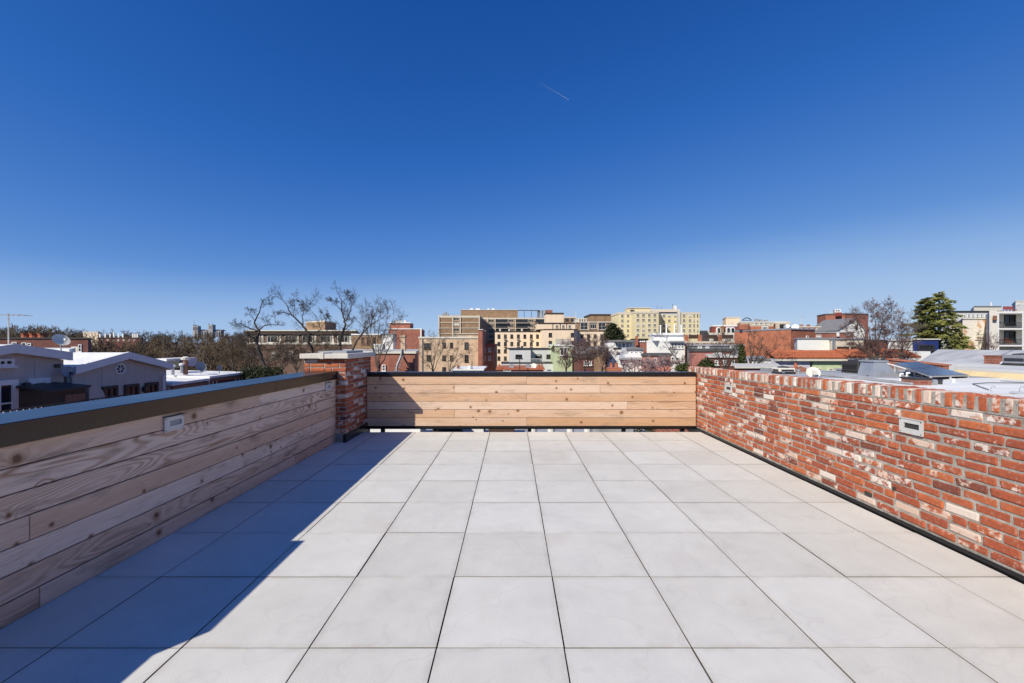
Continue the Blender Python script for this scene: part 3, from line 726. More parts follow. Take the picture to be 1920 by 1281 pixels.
def bld(label, x0, x1, yt, Y, depth, mat, wins=(), cap=None, roof='asphalt', base=GZ-1, name='building', cat='building', group=None, frame='white', glass='glass_dull', style='sash', capover=0.12):
    X0, X1, Z = PX(x0, Y), PX(x1, Y), PZ(yt, Y)
    t = thing(name, ((X0+X1)/2, Y+depth/2, base), label, cat, group)
    ch = (cap[1] if cap else 0.15)
    mb = MB(); fp = foot(x0, x1, Y, depth); mb.prism(fp, base, Z-ch); part('wall', mb, M[mat], t)
    c_ = capover; mb = MB(); mb.prism([(fp[0][0]-c_, Y-c_), (fp[1][0]+c_, Y-c_), (fp[2][0]+c_, Y+depth+c_), (fp[3][0]-c_, Y+depth+c_)], Z-ch+0.001, Z); part('parapet_cap', mb, M[cap[0] if cap else roof], t)
    for q in wins:
        pc, yc, w, h = q[:4]; st = q[4] if len(q) > 4 else style
        window(t, P(pc, yc, Y), w*Y/F, h*Y/F, st, '-Y', frame, glass)
    return t
def addbox(t, name, x0, x1, y0, y1, Y, depth, mat, c=0.0):
    mb = MB(); a, b = P(x0, y1, Y), P(x1, y0, Y)
    mb.prism(foot(x0, x1, Y, depth), a.z, b.z); return part(name, mb, M[mat], t)
def polybld(label, poly, yt, Yref, mat, base=GZ-1, cap=('asphalt', 0.2), name='building', cat='building', z=None):
    pts = [(PX(px, Y), Y) for px, Y in poly]; Z = PZ(yt, Yref) if z is None else z
    cx = sum(q[0] for q in pts)/len(pts); cy = sum(q[1] for q in pts)/len(pts)
    t = thing(name, (cx, cy, base), label, cat)
    mb = MB(); mb.prism(pts, base, Z-cap[1]); part('wall', mb, M[mat], t)
    q = [(cx+(x-cx)*1.012, cy+(y-cy)*1.012) for x, y in pts]
    mb = MB(); mb.prism(q, Z-cap[1]+0.002, Z); part('parapet_cap', mb, M[cap[0]], t)
    return t
def edgewin(t, A, B, fr, zc, w, h, **k):
    """window on the wall from A to B (plan points), at fraction fr"""
    A = Vector(A); B = Vector(B); d = (B-A).normalized(); c = A.lerp(B, fr)
    return window(t, (c.x, c.y, zc), w, h, rz=math.atan2(d.y, d.x), **k)

# ---- left: two gabled houses across the yards, gables face right (+X)
XG = -20.0
def G(px, py, X=XG):
    Y = X*F/(px-960); return Vector((X, Y, HC-(py-HY)*Y/F))
def gable_house(label, ya, yr, yb, za, zr, zb, wallmat):
    t = thing('gabled_house', (XG-6, (ya+yb)/2, GZ-1), label, 'house', 'grey gabled houses')
    T = 0.30
    mb = MB(); pr = [(ya+0.12, GZ-1), (yb-0.12, GZ-1), (yb-0.12, zb-T), (yr, zr-T), (ya+0.12, za-T)]
    n = len(pr); mb.add([(XG, y, z) for y, z in pr] + [(XG-12, y, z) for y, z in pr], [tuple(range(n)), tuple(range(2*n-1, n-1, -1))] + [((i+1) % n, i, n+i, n+(i+1) % n) for i in range(n)]); part('wall', mb, M[wallmat], t)
    for (y0, z0, y1, z1) in ((ya, za, yr, zr), (yr, zr, yb, zb)):
        mb = MB(); mb.slab([(XG+0.15, y0, z0), (XG+0.15, y1, z1), (XG-12.2, y1, z1), (XG-12.2, y0, z0)], T-0.02, d=Vector((0, 0, -1))); part('roof', mb, M['white_roof'], t)
        mb = MB(); mb.slab([(XG+0.30, y0, z0+0.03), (XG+0.30, y1, z1+0.03), (XG+0.155, y1, z1+0.03), (XG+0.155, y0, z0+0.03)], 0.36, d=Vector((0, 0, -1))); part('bargeboard', mb, M['white'], t)
    for f in (0.28, 0.72):
        y = ya + (yb-ya)*f; mb = MB(); mb.box((XG+0.001, y-0.012, -3), (XG+0.012, y+0.012, min(za, zb)-0.1)); part('wall_joint', mb, M['taupe'], t)
    return t
h1 = gable_house('grey stucco house with white gable and small attic window at the left edge', 14.3, 16.55, 18.72, 1.0, 1.41, 1.02, 'taupe')
h2 = gable_house('grey stucco house with white gable roof and round spoked vent', 18.85, 21.5, 24.25, 0.38, 0.985, 0.27, 'taupe')
def gwin(t, px0, px1, py0, py1, frame, style='single', name='window', fwid=None, glass='glass'):
    a, b = G(px0, py0), G(px1, py1); c = (a+b)/2; h = abs(((py1-py0)*c.y/F))
    c.z = HC-((py0+py1)/2-HY)*c.y/F
    return window(t, c, abs(b.y-a.y), h, style, '+X', frame, glass, name, fwid)
gwin(h1, -8, 24, 673, 687, 'white', 'double', fwid=0.09)
gwin(h1, -14, 31, 713, 800, 'white', 'sash', fwid=0.2)
d1 = gwin(h1, 51, 91, 709, 810, 'white', 'sash', 'door', 0.2)
mb = MB(); y_, z_ = G(55, 752).y, G(55, 752).z; mb.box((XG+0.10, y_-0.03, z_-0.1), (XG+0.16, y_+0.03, z_+0.1)); part('handle', mb, M['dark'], d1)
for (a, b, yt) in ((190, 219, 724), (232, 259, 720.5), (271, 295, 717)):
    gwin(h2, a, b, yt, yt+58, 'brown_wood', 'double', fwid=0.14)
for t_, px, py in ((h1, 44.5, 723), (h2, 268, 729)):
    c = G(px, py); mb = MB(); mb.bbox((XG+0.02, c.y-0.10, c.z-0.16), (XG+0.22, c.y+0.10, c.z+0.12), 0.03); mb.box((XG, c.y-0.04, c.z-0.02), (XG+0.05, c.y+0.04, c.z+0.06)); part('wall_lamp', mb, M['dark'], t_)
c = G(225, 692)
mb = MB(); pts = [(XG+0.02, c.y+0.25*math.cos(a), c.z+0.25*math.sin(a)) for a in [2*math.pi*k/20 for k in range(21)]]; mb.tube(pts, 0.045, 6)
vent_ = part('round_vent', mb, M['white'], h2)
mb = MB()
for k in range(3): a = k*math.pi/3+0.5; mb.tube([(XG+0.03, c.y-0.24*math.cos(a), c.z-0.24*math.sin(a)), (XG+0.03, c.y+0.24*math.cos(a), c.z+0.24*math.sin(a))], 0.018, 4)
part('spoke', mb, M['white'], vent_)
mb = MB(); mb.tube([(XG+0.006, c.y, c.z), (XG+0.012, c.y, c.z)], 0.23, 18); part('vent_opening', mb, M['dark'], vent_)
mb = MB(); c = G(303, 706); mb.tube([(XG+0.16, c.y, c.z+0.1), (XG+0.12, c.y, c.z-0.2), (XG+0.10, c.y, -6)], 0.06, 8); part('downspout', mb, M['white'], h2)
mb = MB(); c = G(106, 686); mb.bbox((XG, c.y-0.1, c.z-0.08), (XG+0.1, c.y+0.1, c.z+0.08), 0.02); part('vent_hood', mb, M['dark'], h1)
# brown shed and grey awning between them
t = thing('timber_shed', (XG+0.9, 18.4, -4.2), 'dark brown box shed standing between the two grey gabled houses', 'shed')
mb = MB(); a, b = G(96, 728, -18.6), G(160, 728, -18.6); mb.box((XG+0.02, a.y, -4.2), (-18.6, b.y, a.z-0.1)); part('wall', mb, M['brown_wood'], t)
mb = MB(); mb.slab([(-18.45, a.y-.1, a.z-.1), (-18.45, b.y+.1, a.z-.02), (XG+0.02, b.y+.1, a.z+0.12), (XG+0.02, a.y-.1, a.z+0.12)], 0.1); part('roof', mb, M['dark'], t)
mb = MB(); mb.box((-18.6, a.y+0.5, -4.1), (-18.56, a.y+1.3, a.z-0.35)); part('door', mb, M['brown_trim'], t)
mb = MB(); c0 = G(162, 722, -19.0); prof = []
for k in range(7): q = math.pi/2*k/6; prof.append((c0.y+0.02+0.75*math.sin(q), c0.z-0.75+0.75*math.cos(q)))
prof = [(c0.y+0.02, -4.2)] + prof + [(c0.y+0.77, -4.2)]; n = len(prof)
mb.add([(XG+0.02, y, z) for y, z in prof] + [(-18.9, y, z) for y, z in prof], [tuple(range(n-1, -1, -1)), tuple(range(n, 2*n))] + [(i, (i+1) % n, n+(i+1) % n, n+i) for i in range(n)])
solo('curved_porch', mb, M['taupe'], 'grey porch with rounded shoulder beside the brown shed', 'porch')
# roof terrace slabs and iron railing below the gables
mb = MB(); mb.box((XG+0.02, 12, GZ-1), (-17.6, 24.2, -4.2)); solo('rear_extension', mb, M['redbrick'], 'low rear extension below the grey gabled houses', 'extension')
t = thing('iron_railing', (-17.8, 16, -4.2), 'thin black iron railing in front of the left grey house', 'railing')
mb = MB()
for z in (-0.92, -1.95): mb.tube([(-17.8, 13.0, z), (-17.8, 19.6, z)], 0.025, 5)
part('rails', mb, M['dark'], t)
for k in range(34):
    y = 13.05 + k*0.195; mb = MB(); mb.tube([(-17.8, y, -2.0 if k % 8 else -4.2), (-17.8, y, -0.93)], 0.014 if k % 8 else 0.03, 4); part('baluster', mb, M['dark' if k > 14 else 'white'], t)

def dish(label, c, r, mast, aim, mat='grey_metal', group='satellite dishes'):
    """aim: unit-ish vector the dish faces; mast = height of post below the dish centre"""
    c = Vector(c); aim = Vector(aim).normalized(); t = thing('satellite_dish', c-Vector((0, 0, mast)), label, 'satellite dish', group)
    u = aim.cross(Vector((0, 0, 1))).normalized(); v = u.cross(aim).normalized(); mb = MB(); n = 18; rings = 4; b = 0
    for side in (0, 1):
        base_i = len(mb.v); mb.v.append(tuple(c - aim*(0.20*r) - aim*0.02*side))
        for i in range(1, rings+1):
            f = i/rings
            for k in range(n):
                a = 2*math.pi*k/n; mb.v.append(tuple(c + u*math.cos(a)*r*f*0.92 + v*math.sin(a)*r*f + aim*(0.20*r*(f*f-1)) - aim*0.02*side))
        for k in range(n): mb.f.append((base_i, base_i+1+k, base_i+1+(k+1) % n)); mb.m.append(0)
        for i in range(rings-1):
            for k in range(n): q = base_i+1+i*n; mb.f.append((q+k, q+n+k, q+n+(k+1) % n, q+(k+1) % n)); mb.m.append(0)
    part('reflector', mb, M[mat], t, True)
    mb = MB(); mb.tube([c-Vector((0, 0, mast)), c-Vector((0, 0, r*0.3))-aim*0.25*r, c-aim*0.22*r], 0.03, 6); part('mast', mb, M['grey_metal'], t)
    mb = MB(); f = c + aim*r*0.75 - v*r*0.55; mb.tube([c - v*r*0.95 - aim*0.05, f], 0.02, 5); mb.box(f-Vector((.05, .05, .05)), f+Vector((.05, .05, .07))); part('feed_arm', mb, M['dark' if mat == 'grey_metal' else mat], t)
    return t
def antenna(label, base, h, bars, span, axis=(1, 0, 0)):
    base = Vector(base); t = thing('television_antenna', base, label, 'antenna'); ax = Vector(axis).normalized(); cr = Vector((-ax.y, ax.x, 0))
    mb = MB(); mb.tube([base, base+Vector((0, 0, h))], 0.025, 5); part('mast', mb, M['ivory'], t)
    mb = MB(); top = base+Vector((0, 0, h*0.96)); mb.tube([top-ax*span/2, top+ax*span/2], 0.02, 4)
    for k in range(bars):
        q = top + ax*span*(k/(bars-1)-0.5); w = span*(0.12+0.22*k/(bars-1)); mb.tube([q-cr*w, q+cr*w], 0.012, 3); mb.tube([q-cr*w*.3+Vector((0, 0, .0)), q+Vector((0, 0, 0.06*(k % 2)))], 0.012, 3)
    part('elements', mb, M['ivory'], t)
def chimney(label, x0, x1, yt, yb, Y, mat='redbrick', pots=0, depth=None, group='chimneys on the roofs', base=None):
    a, b = P(x0, yb, Y), P(x1, yt, Y); w = b.x-a.x; depth = depth or w; zb = base if base is not None else a.z
    t = thing('chimney', ((a.x+b.x)/2, Y+depth/2, zb), label, 'chimney', group); ph = 0.45*w if pots else 0
    mb = MB(); mb.box((a.x, Y, zb), (b.x, Y+depth, b.z-0.16-ph)); part('stack', mb, M[mat], t)
    mb = MB(); mb.box((a.x-.05, Y-.05, b.z-0.159-ph), (b.x+.05, Y+depth+.05, b.z-ph)); part('crown_course', mb, M[mat], t)
    for k in range(pots):
        x = a.x + w*(k+0.5)/pots; mb = MB(); mb.lathe((x, Y+depth/2, b.z-ph), [(w*.17, 0), (w*.14, ph*.8), (w*.17, ph)], 10); part('chimney_pot', mb, M['terracotta'], t)
    return t
antenna('tall thin TV antenna standing on the left grey house roof', (PX(18, 17.5)-0.05, 17.5, 1.15), 1.55, 7, 1.1, (1, 0.3, 0))
dish('pale satellite dish on a mast behind the left grey house', P(115, 637, 24), 0.42, 0.75, (0.75, -0.25, 0.6), 'ivory')
dish('small grey satellite dish in the valley between the grey gabled houses', G(128, 697, -19.6), 0.26, 0.5, (0.9, -0.3, 0.3))
t = bld('white low parapet roof behind the left grey house', 40, 130, 655, 26, 8, 'beige', cap=('white_roof', 0.5))
# flat white roofs further along the row
def flat_roof(label, ya, yb, z, wallm, zpar):
    t = thing('rowhouse', (XG-5, (ya+yb)/2, GZ-1), label, 'house', 'flat roofed rowhouses on the left')
    mb = MB(); mb.box((XG, ya, GZ-1), (XG-13, yb, z-0.3)); part('wall', mb, M[wallm], t)
    mb = MB(); mb.slab([(XG+0.15, ya-.02, z-0.1), (XG+0.15, yb+.02, z-0.05), (XG-13, yb+.02, z+0.25), (XG-13, ya-.02, z+0.25)], 0.15, d=Vector((0, 0, -1))); part('roof', mb, M['white_roof'], t)
    mb = MB(); mb.box((XG+0.005, ya, z-0.45), (XG+0.18, yb, z-0.27)); part('eave', mb, M['brown_trim'], t)
    return t
f1 = flat_roof('beige rowhouse with flat white roof right of the grey gables', 24.4, 27.3, -0.78, 'beige', 0)
f2 = flat_roof('brick rowhouse with flat white roof, dishes and dark side wall', 27.4, 31.2, -0.62, 'darkbrick', 0)
gwin(f2, 397, 405, 712, 726, 'white'); gwin(f2, 440, 448, 708, 722, 'white')
mb = MB(); c = G(387, 712); mb.tube([(XG+0.1, 27.35, -0.9), (XG+0.1, 27.35, -6)], 0.07, 6); part('downspout', mb, M['white'], f1)
t = thing('metal_flue', P(348, 697, 27.5), 'tall rusty metal flue pipe with round cap on the white flat roofs', 'flue')
c = P(348, 697, 27.5); mb = MB(); mb.lathe(c, [(0.13, -0.2), (0.13, 0.78)], 10); part('pipe', mb, M['brown_trim'], t)
mb = MB(); mb.lathe(c, [(0.14, 0.76), (0.26, 0.80), (0.26, 0.92), (0.1, 1.0)], 12); part('cap', mb, M['ivory'], t)
for i, (px, py, lab) in enumerate(((324, 697, 'short white capped vent pipe left of the tall rusty flue'), (341, 694, 'silver vent pipe touching the tall rusty flue'))):
    c = P(px, py, 27.3); t = thing('vent_pipe', c, lab, 'vent', 'roof vent pipes'); mb = MB(); mb.lathe(c, [(0.09, -0.2), (0.09, 0.32)], 8); part('pipe', mb, M['galv'], t); mb = MB(); mb.lathe(c, [(0.15, 0.31), (0.15, 0.42), (0.05, 0.46)], 8); part('cap', mb, M['white'], t)
dish('grey satellite dish on a short post on the left flat roof', P(377, 687, 29), 0.38, 0.65, (0.8, -0.35, 0.45))
dish('small satellite dish on a tall post at the roof edge near the bare tree', P(412, 690, 29.5), 0.22, 0.9, (0.9, -0.2, 0.3))
mb = MB(); mb.bbox(P(313, 690, 29), P(313, 690, 29)+Vector((0.9, 0.8, 0.5)), 0.03); solo('condenser', mb, M['dark'], 'dark condenser box behind the right eave of the vented gable', 'condenser')
mb = MB(); mb.box(P(275, 690, 31), P(312, 673, 31)+Vector((0, 3, 0))); solo('stair_bulkhead', mb, M['white_roof'], 'white stair bulkhead just right of the gable ridge', 'bulkhead')
# ---- far left
t = bld('dark red brick building behind the left grey house', -160, 113, 633, 46, 14, 'darkbrick', [(28, 647, 9, 11), (46, 648, 9, 11), (56, 648, 7, 9)], cap=('dark', 0.15))
t = bld('narrow dark brick building with pale panel right of the dish', 116, 165, 633, 44, 14, 'darkbrick', [(151, 653, 6, 14)], cap=('dark', 0.15))
addbox(t, 'door', 133, 146, 650, 664, 43.9, 0.09, 'ivory')
chimney('wide low brick chimney on the dark brick building at left', 32, 79, 625, 634, 48, 'orangebrick', 3, 1.0)
bld('pale pink distant building among the left woods', 156, 184, 622, 220, 20, 'peach', [(160+6*i, 626, 2.5, 2.5) for i in range(4)], cap=('cream', 0.6))
t = bld('low distant building with a row of white chimneys on the left hill', 184, 262, 633, 180, 18, 'darkbrick', [(192+10*i, 638, 3, 3) for i in range(7)], cap=('brown_wood', 0.4))
for x in (187, 197, 206, 213, 222, 230, 249, 253, 257): addbox(t, 'chimney', x-1.2, x+1.2, 626 if x != 213 else 623, 633, 181, 1, 'white')
# cathedral on the skyline
Yc = 1500
cd = thing('cathedral', (PX(388, Yc), Yc, -4), 'tiny grey cathedral with three towers on the far skyline', 'cathedral')
addbox(cd, 'nave', 370, 414, 620.5, 632, Yc, 30, 'stone')
mb = MB(); a, b = P(370, 620.5, Yc), P(414, 620.5, Yc); mb.add([(a.x, Yc-1, a.z), (b.x, Yc-1, a.z), (b.x, Yc+31, a.z), (a.x, Yc+31, a.z), (a.x, Yc+15, a.z+5), (b.x, Yc+15, a.z+5)], [(0,1,5,4),(2,3,4,5),(3,0,4),(1,2,5)]); part('roof', mb, M['slate'], cd)
for (x0, x1, yt) in ((361.5, 365.6, 611.5), (367, 371, 611.5), (390.6, 398.4, 609)):
    w_ = addbox(cd, 'tower', x0, x1, yt, 634, Yc-8, 14, 'stone')
    for q in (x0+.4, x1-.4): addbox(w_, 'pinnacle', q-.45, q+.45, yt-2.2, yt, Yc-8.2, 1.6, 'stone')
    for k in (0.33, 0.67): addbox(w_, 'belfry_opening', x0+(x1-x0)*k-.5, x0+(x1-x0)*k+.5, yt+2, yt+8, Yc-8.3, 0.5, 'dark')
mb = MB(); mb.tube([P(364, 612, Yc), P(364, 600, Yc)], [1.2, 0.15], 6); part('spire', mb, M['stone'], cd)
for k in range(9): addbox(cd, 'buttress', 373+k*4.5, 374+k*4.5, 622, 632, Yc-3, 3.2, 'stone')

# ---- winter woods on the left hills: one brown mass of twigs nobody could count
def woods():
    rg = random.Random(21); temps = []
    for k in range(6):
        mbs = (MB(), MB()); grow(mbs, (0, 0, 0), (0, 0, 1), 0.40, 0.014, 0, 4, rg, 0.75, 0.14, 2, (3, 4), 0.12, 0.66, 0, 0.0026)
        V = np.array(mbs[0].v + mbs[1].v, 'f'); n0 = len(mbs[0].v); Fs = mbs[0].f + [tuple(i+n0 for i in f) for f in mbs[1].f]
        V /= V[:, 2].max(); temps.append((V, np.array(Fs, 'i')))
    VV, FF = [], []; off = 0
    def put(x, y, z, h, wd):
        nonlocal off
        V, Fc = temps[rg.randrange(6)]; a = rg.uniform(0, 6.28); c, s = math.cos(a), math.sin(a)
        q = np.empty_like(V); q[:, 0] = (V[:, 0]*c - V[:, 1]*s)*wd + x; q[:, 1] = (V[:, 0]*s + V[:, 1]*c)*wd + y; q[:, 2] = V[:, 2]*h + z
        VV.append(q); FF.append(Fc+off); off += len(V)
    for _ in range(520):
        u = rg.random(); Y = 62 + 420*u*u; px = rg.uniform(-420, 470)
        x = PX(px, Y)
        if Y < 75 and px < 180: continue
        base = hill(x, Y); sky_y = np.interp(px, [-400, 0, 60, 120, 160, 200, 260, 330, 470], [604, 607, 603, 611, 618, 623, 627, 628, 630])
        top = PZ(sky_y + rg.uniform(0, 9 if Y > 120 else 24), Y); h = min(max(top-base, 8), 22)
        put(x, Y, base-0.3, h, h*rg.uniform(0.9, 1.2))
    for _ in range(420):
        Y = rg.uniform(330, 900); px = rg.uniform(-100, 500) if rg.random() < .75 else rg.uniform(500, 830); x = PX(px, Y); base = hill(x, Y); h = rg.uniform(12, 17); put(x, Y, base-0.3, h, h*1.1)
    print('woods faces', sum(len(q) for q in FF)); V = np.concatenate(VV); Fc = np.concatenate(FF); me = bpy.data.meshes.new('bare_woods'); me.from_pydata(V.tolist(), [], Fc.tolist()); me.materials.append(M['woods'])
    o = link('bare_woods', me); o['kind'] = 'stuff'; tag(o, 'brown leafless woods covering the low hills at left', 'woods')
woods()
# brown leaf litter and undergrowth hump under the woods is the ground itself

# ---- middle left
M['dullbrick'] = brickface('dull_brown_brickwork', (0.15, 0.085, 0.06), (0.19, 0.11, 0.08), (0.17, 0.12, 0.1))
t = bld('wide brown brick building with ribbon windows behind the bare trees', 463, 666, 620, 110, 30, 'dullbrick', cap=('brown_wood', 1.0), capover=0.5)
addbox(t, 'cornice', 460, 668, 619, 621, 109.2, 31, 'ivory')
for k in range(6):
    x = 470 + k*33; window(t, P(x+8, 636, 110), 20*110/F, 13*110/F, 'wide', '-Y', 'ivory'); addbox(t, 'pier', x+20, x+24, 628, 644, 109.9, 0.3, 'ivory')
addbox(t, 'sill_band', 463, 666, 643, 646, 109.8, 0.5, 'ivory')
for k in range(6): window(t, P(480+k*33, 664, 110), 7*110/F, 11*110/F, 'sash', '-Y', 'cream')
t = polybld('square brown brick penthouse above the ribbon window building', [(573, 122), (609, 116), (630, 128), (596, 135)], 602, 118, 'brownbrick', base=3.5, cap=('cream', 0.3))
t = bld('tan brick building with white trimmed top behind the bare trees', 660, 716, 626, 75, 12, 'brownbrick', [(680, 639, 5, 14), (690, 639, 5, 14), (702, 639, 5, 14)], cap=('white', 0.25), frame='brown_trim')
t = bld('tall white painted party wall beside the tan building', 716, 737, 626, 66, 14, 'white', cap=('grey_metal', 0.15))
addbox(t, 'lower_wall', 699, 718, 645, 656, 65.7, 3, 'white')
t = bld('red brick block with white corner strip and stepped top', 728, 790, 616, 120, 22, 'redbrick', [(740, 625, 3, 6)], cap=('white', 0.25))
addbox(t, 'penthouse', 730, 769, 606, 616.2, 122, 10, 'redbrick'); addbox(t, 'penthouse_trim', 729, 770, 604.5, 606, 121.6, 11, 'white'); addbox(t, 'corner_strip', 788, 790.4, 617, 640, 119.8, 0.3, 'white')
for x in (740, 748, 757): addbox(t, 'rooftop_unit', x, x+5, 601, 604.5, 124, 2, 'ivory')
t = bld('orange red brick building with pale roof edge just beyond the pillar', 640, 778, 659, 34, 12, 'redbrick', [(720, 690, 7, 12)], cap=('ivory', 0.18))
chimney('tan brick chimney with dark side near the red brick building', 751, 759, 629, 660, 36, 'tanbrick', 0, base=-2)
t = thing('metal_stair', P(745, 697, 33), 'green metal fire stair zigzag against the red brick building', 'fire stair')
mb = MB(); mb.tube([P(743, 698, 33), P(745, 684, 33), P(752, 668, 33), P(754, 654, 33)], 0.09, 6); part('stringer', mb, M['galv'], t)
mb = MB(); mb.tube([P(755, 655, 33.2), P(756, 668, 33.3), P(771, 695, 33.4)], 0.07, 5); part('handrail', mb, M['dark'], t)
mb = MB()
for k in range(6): mb.box(P(744+k*1.6, 694-k*5, 33)-Vector((.2, 0, .02)), P(744+k*1.6, 694-k*5, 33)+Vector((.2, .5, .02)))
part('treads', mb, M['galv'], t)

# ---- tan apartment with arched windows
Yt = 62
t = bld('tan brick apartment house with tall sash windows left of centre', 786, 896.5, 631.5, Yt, 14, 'tanbrick', [(801.5, 649, 13, 11, 'double'), (832.5, 647, 6, 9), (846.3, 647, 5, 9), (874.5, 648, 7, 12), (804, 671, 8, 10), (832.5, 671, 6.5, 9), (846.6, 671, 5.5, 9), (874.5, 672, 7, 13), (832.5, 693, 6.5, 9)], cap=('ivory', 0.25), frame='brown_wood')
addbox(t, 'raised_parapet', 857, 896.4, 626.6, 631.6, Yt-0.05, 3, 'tanbrick'); addbox(t, 'raised_cap', 856.5, 896.5, 625.8, 626.7, Yt-0.2, 3.4, 'ivory')
addbox(t, 'pier', 896.6, 904.6, 619, 760, Yt-1.2, 8, 'redbrick'); addbox(t, 'pier_cap', 896, 905.5, 617.4, 619, Yt-1.35, 8.3, 'ivory')
addbox(t, 'downpipe', 791, 792, 634, 700, Yt-0.15, 0.12, 'grey_metal')
t = bld('narrow dark red brick house with white framed windows beside the tan apartments', 905, 927, 645, 66, 12, 'redbrick', [(908, 656.5, 4.5, 10), (918, 656, 4.5, 7.5), (908, 672, 4.5, 9), (918, 671.5, 4.5, 7.5), (907.5, 687.5, 4, 8)], cap=('dark_red', 0.3))

# ---- brown brick slab blocks
Yb = 160
t = bld('brown brick tower block with cream grid and blind side', 822, 899.6, 592, Yb, 50, 'brownbrick', [(855.5, 598.3, 11, 5.5, 'double'), (855.5, 608.5, 11, 5.5, 'double'), (855.5, 618.5, 11, 5.5, 'double'), (855.5, 628, 8, 4, 'double')], cap=('cream', 0.8), frame='cream')
for x in (822, 848, 862, 897.6): addbox(t, 'pier', x, x+2, 593.5, 640, Yb-0.35, 0.36, 'cream')
for y in (604.5, 614.8, 625.2): addbox(t, 'floor_band', 824, 897.6, y, y+1.1, Yb-0.2, 0.21, 'cream')
for k in range(3): addbox(t, 'rooftop_unit', 829+k*4, 832+k*4, 588 if k != 1 else 585, 592, Yb+6, 2, 'grey_metal')
mb = MB(); mb.tube([P(838, 589.5, Yb+4), P(864, 589.5, Yb+4)], 0.08, 4)
for k in range(6): mb.tube([P(838+k*5, 589.5, Yb+4), P(838+k*5, 592.3, Yb+4)], 0.06, 4)
part('roof_rail', mb, M['grey_metal'], t)
Yd = 208
t = bld('long brown balcony block with cream slabs behind the peach hotel', 905, 1024, 596, Yd, 18, 'brownbrick', cap=('cream', 0.7))
for fl in range(4):
    y = 598.5 + fl*10
    addbox(t, 'floor_band', 906, 1024, y+7.2, y+8.4, Yd-0.4, 0.41, 'cream')
    for x in (921, 957.5, 995): window(t, P(x, y+3, Yd), 10*Yd/F, 5.5*Yd/F, 'wide', '-Y', 'cream')
    for x in (940.5, 978.5, 1014): 
        window(t, P(x, y+2.6, Yd), 22*Yd/F, 7*Yd/F, 'wide', '-Y', 'dark', 'glass'); addbox(t, 'balcony_rail', x-11.5, x+11.5, y+3.6, y+6.8, Yd-1.4, 0.15, 'dark'); addbox(t, 'balcony_slab', x-11.5, x+11.5, y+6.8, y+7.6, Yd-1.4, 1.39, 'cream')
for x in (914, 928, 966, 1003): addbox(t, 'pier', x, x+1.3, 597, 640, Yd-0.6, 0.6, 'cream')
addbox(t, 'penthouse', 864, 971, 581.6, 596, Yd+4, 14, 'brownbrick'); addbox(t, 'penthouse_cap', 863.5, 971.5, 580.8, 581.7, Yd+3.7, 14.6, 'cream')
for x, w_ in ((881, 6), (892, 8), (914, 3), (922, 5)): addbox(t, 'skylight', x, x+w_, 578.5, 581, Yd+6, 2, 'white')
mb = MB(); mb.tube([P(971, 582, Yd+5), P(1012, 582.5, Yd+5)], 0.25, 4); mb.tube([P(971, 582, Yd+9), P(1012, 582.5, Yd+9)], 0.25, 4)
for x in (983, 996.5, 1008): mb.tube([P(x, 582, Yd+5), P(x, 596, Yd+5)], 0.15, 4)
part('steel_frame', mb, M['dark'], t)
for x in (1008, 1014, 1020): mb = MB(); mb.lathe(P(x+2, 594, Yd+6), [(0.75, -0.5), (0.6, 1.0), (0.75, 3.3)], 10); part('cooling_tower', mb, M['grey_metal'], t)
addbox(t, 'lift_housing', 1025, 1036, 581.5, 590, Yd+5, 4, 'redbrick')

# ---- peach hotel
Yp = 115; WP = 'brown_wood'
cols = [935.3, 947.4, 959.4, 971.8, 983.9, 996.1, 1007.8]
t = bld('peach stucco hotel wing with three rows of small dark windows', 928, 1014, 621, Yp, 16, 'peach', [(c, y, 5, 7.2) for c in cols for y in (630.8, 644.7, 658.4, 672)], cap=('brown_wood', 0.25), frame='brown_wood')
for c in cols[1::2]:
    for y in (636.6, 650.3): addbox(t, 'window_air_conditioner', c-2.5, c+2.5, y, y+1.5, Yp-0.5, 0.51, 'brown_wood')
for x in (936, 953, 977): addbox(t, 'rooftop_unit', x, x+3, 616.5, 621, Yp+4, 1.5, 'ivory')
t = polybld('peach stucco hotel middle block with projecting bay', [(1013, 113), (1020, 106), (1076, 106), (1083, 108), (1083, 122), (1013, 124)], 617, 106, 'peach', cap=('brown_wood', 0.25))
for x, y in ((1031.7, 628), (1031.7, 643), (1073, 628), (1073, 643)): window(t, P(x, y, 106), 6*106/F, 7.5*106/F, 'sash', '-Y', 'brown_wood')
addbox(t, 'attic_storey', 1008, 1078, 606, 617.5, 112, 10, 'peach'); addbox(t, 'attic_cap', 1007.5, 1078.5, 605.2, 606.1, 111.7, 10.6, 'brown_wood')
for x in (1044, 1056, 1068): window(t, P(x, 612.5, 112), 5*112/F, 5.5*112/F, 'sash', '-Y', 'ivory')
for x in (1036, 1050, 1062): addbox(t, 'downpipe', x, x+.7, 606, 617, 111.85, 0.14, 'brown_wood')
addbox(t, 'lift_tower', 1023.5, 1057, 588.5, 606, 117, 6, 'peach'); addbox(t, 'lift_tower_cap', 1023, 1057.5, 586.5, 588.6, 116.8, 6.4, 'brown_wood')
mb = MB(); mb.tube([P(1079.5, 617, 111), P(1079.5, 582, 111)], 0.06, 4); part('flagpole', mb, M['ivory'], t)
t = bld('peach stucco hotel right wing with four window columns', 1084, 1139, 620, 112, 16, 'peach', [(x, y, 5, 7) for x in (1091.3, 1103.3, 1115.5, 1128) for y in (630.3, 644, 657.5)], cap=('brown_wood', 0.2), frame='brown_wood')
for x in (1103.3, 1128): addbox(t, 'window_air_conditioner', x-2.5, x+2.5, 635.5, 637, 111.5, 0.51, 'brown_wood')
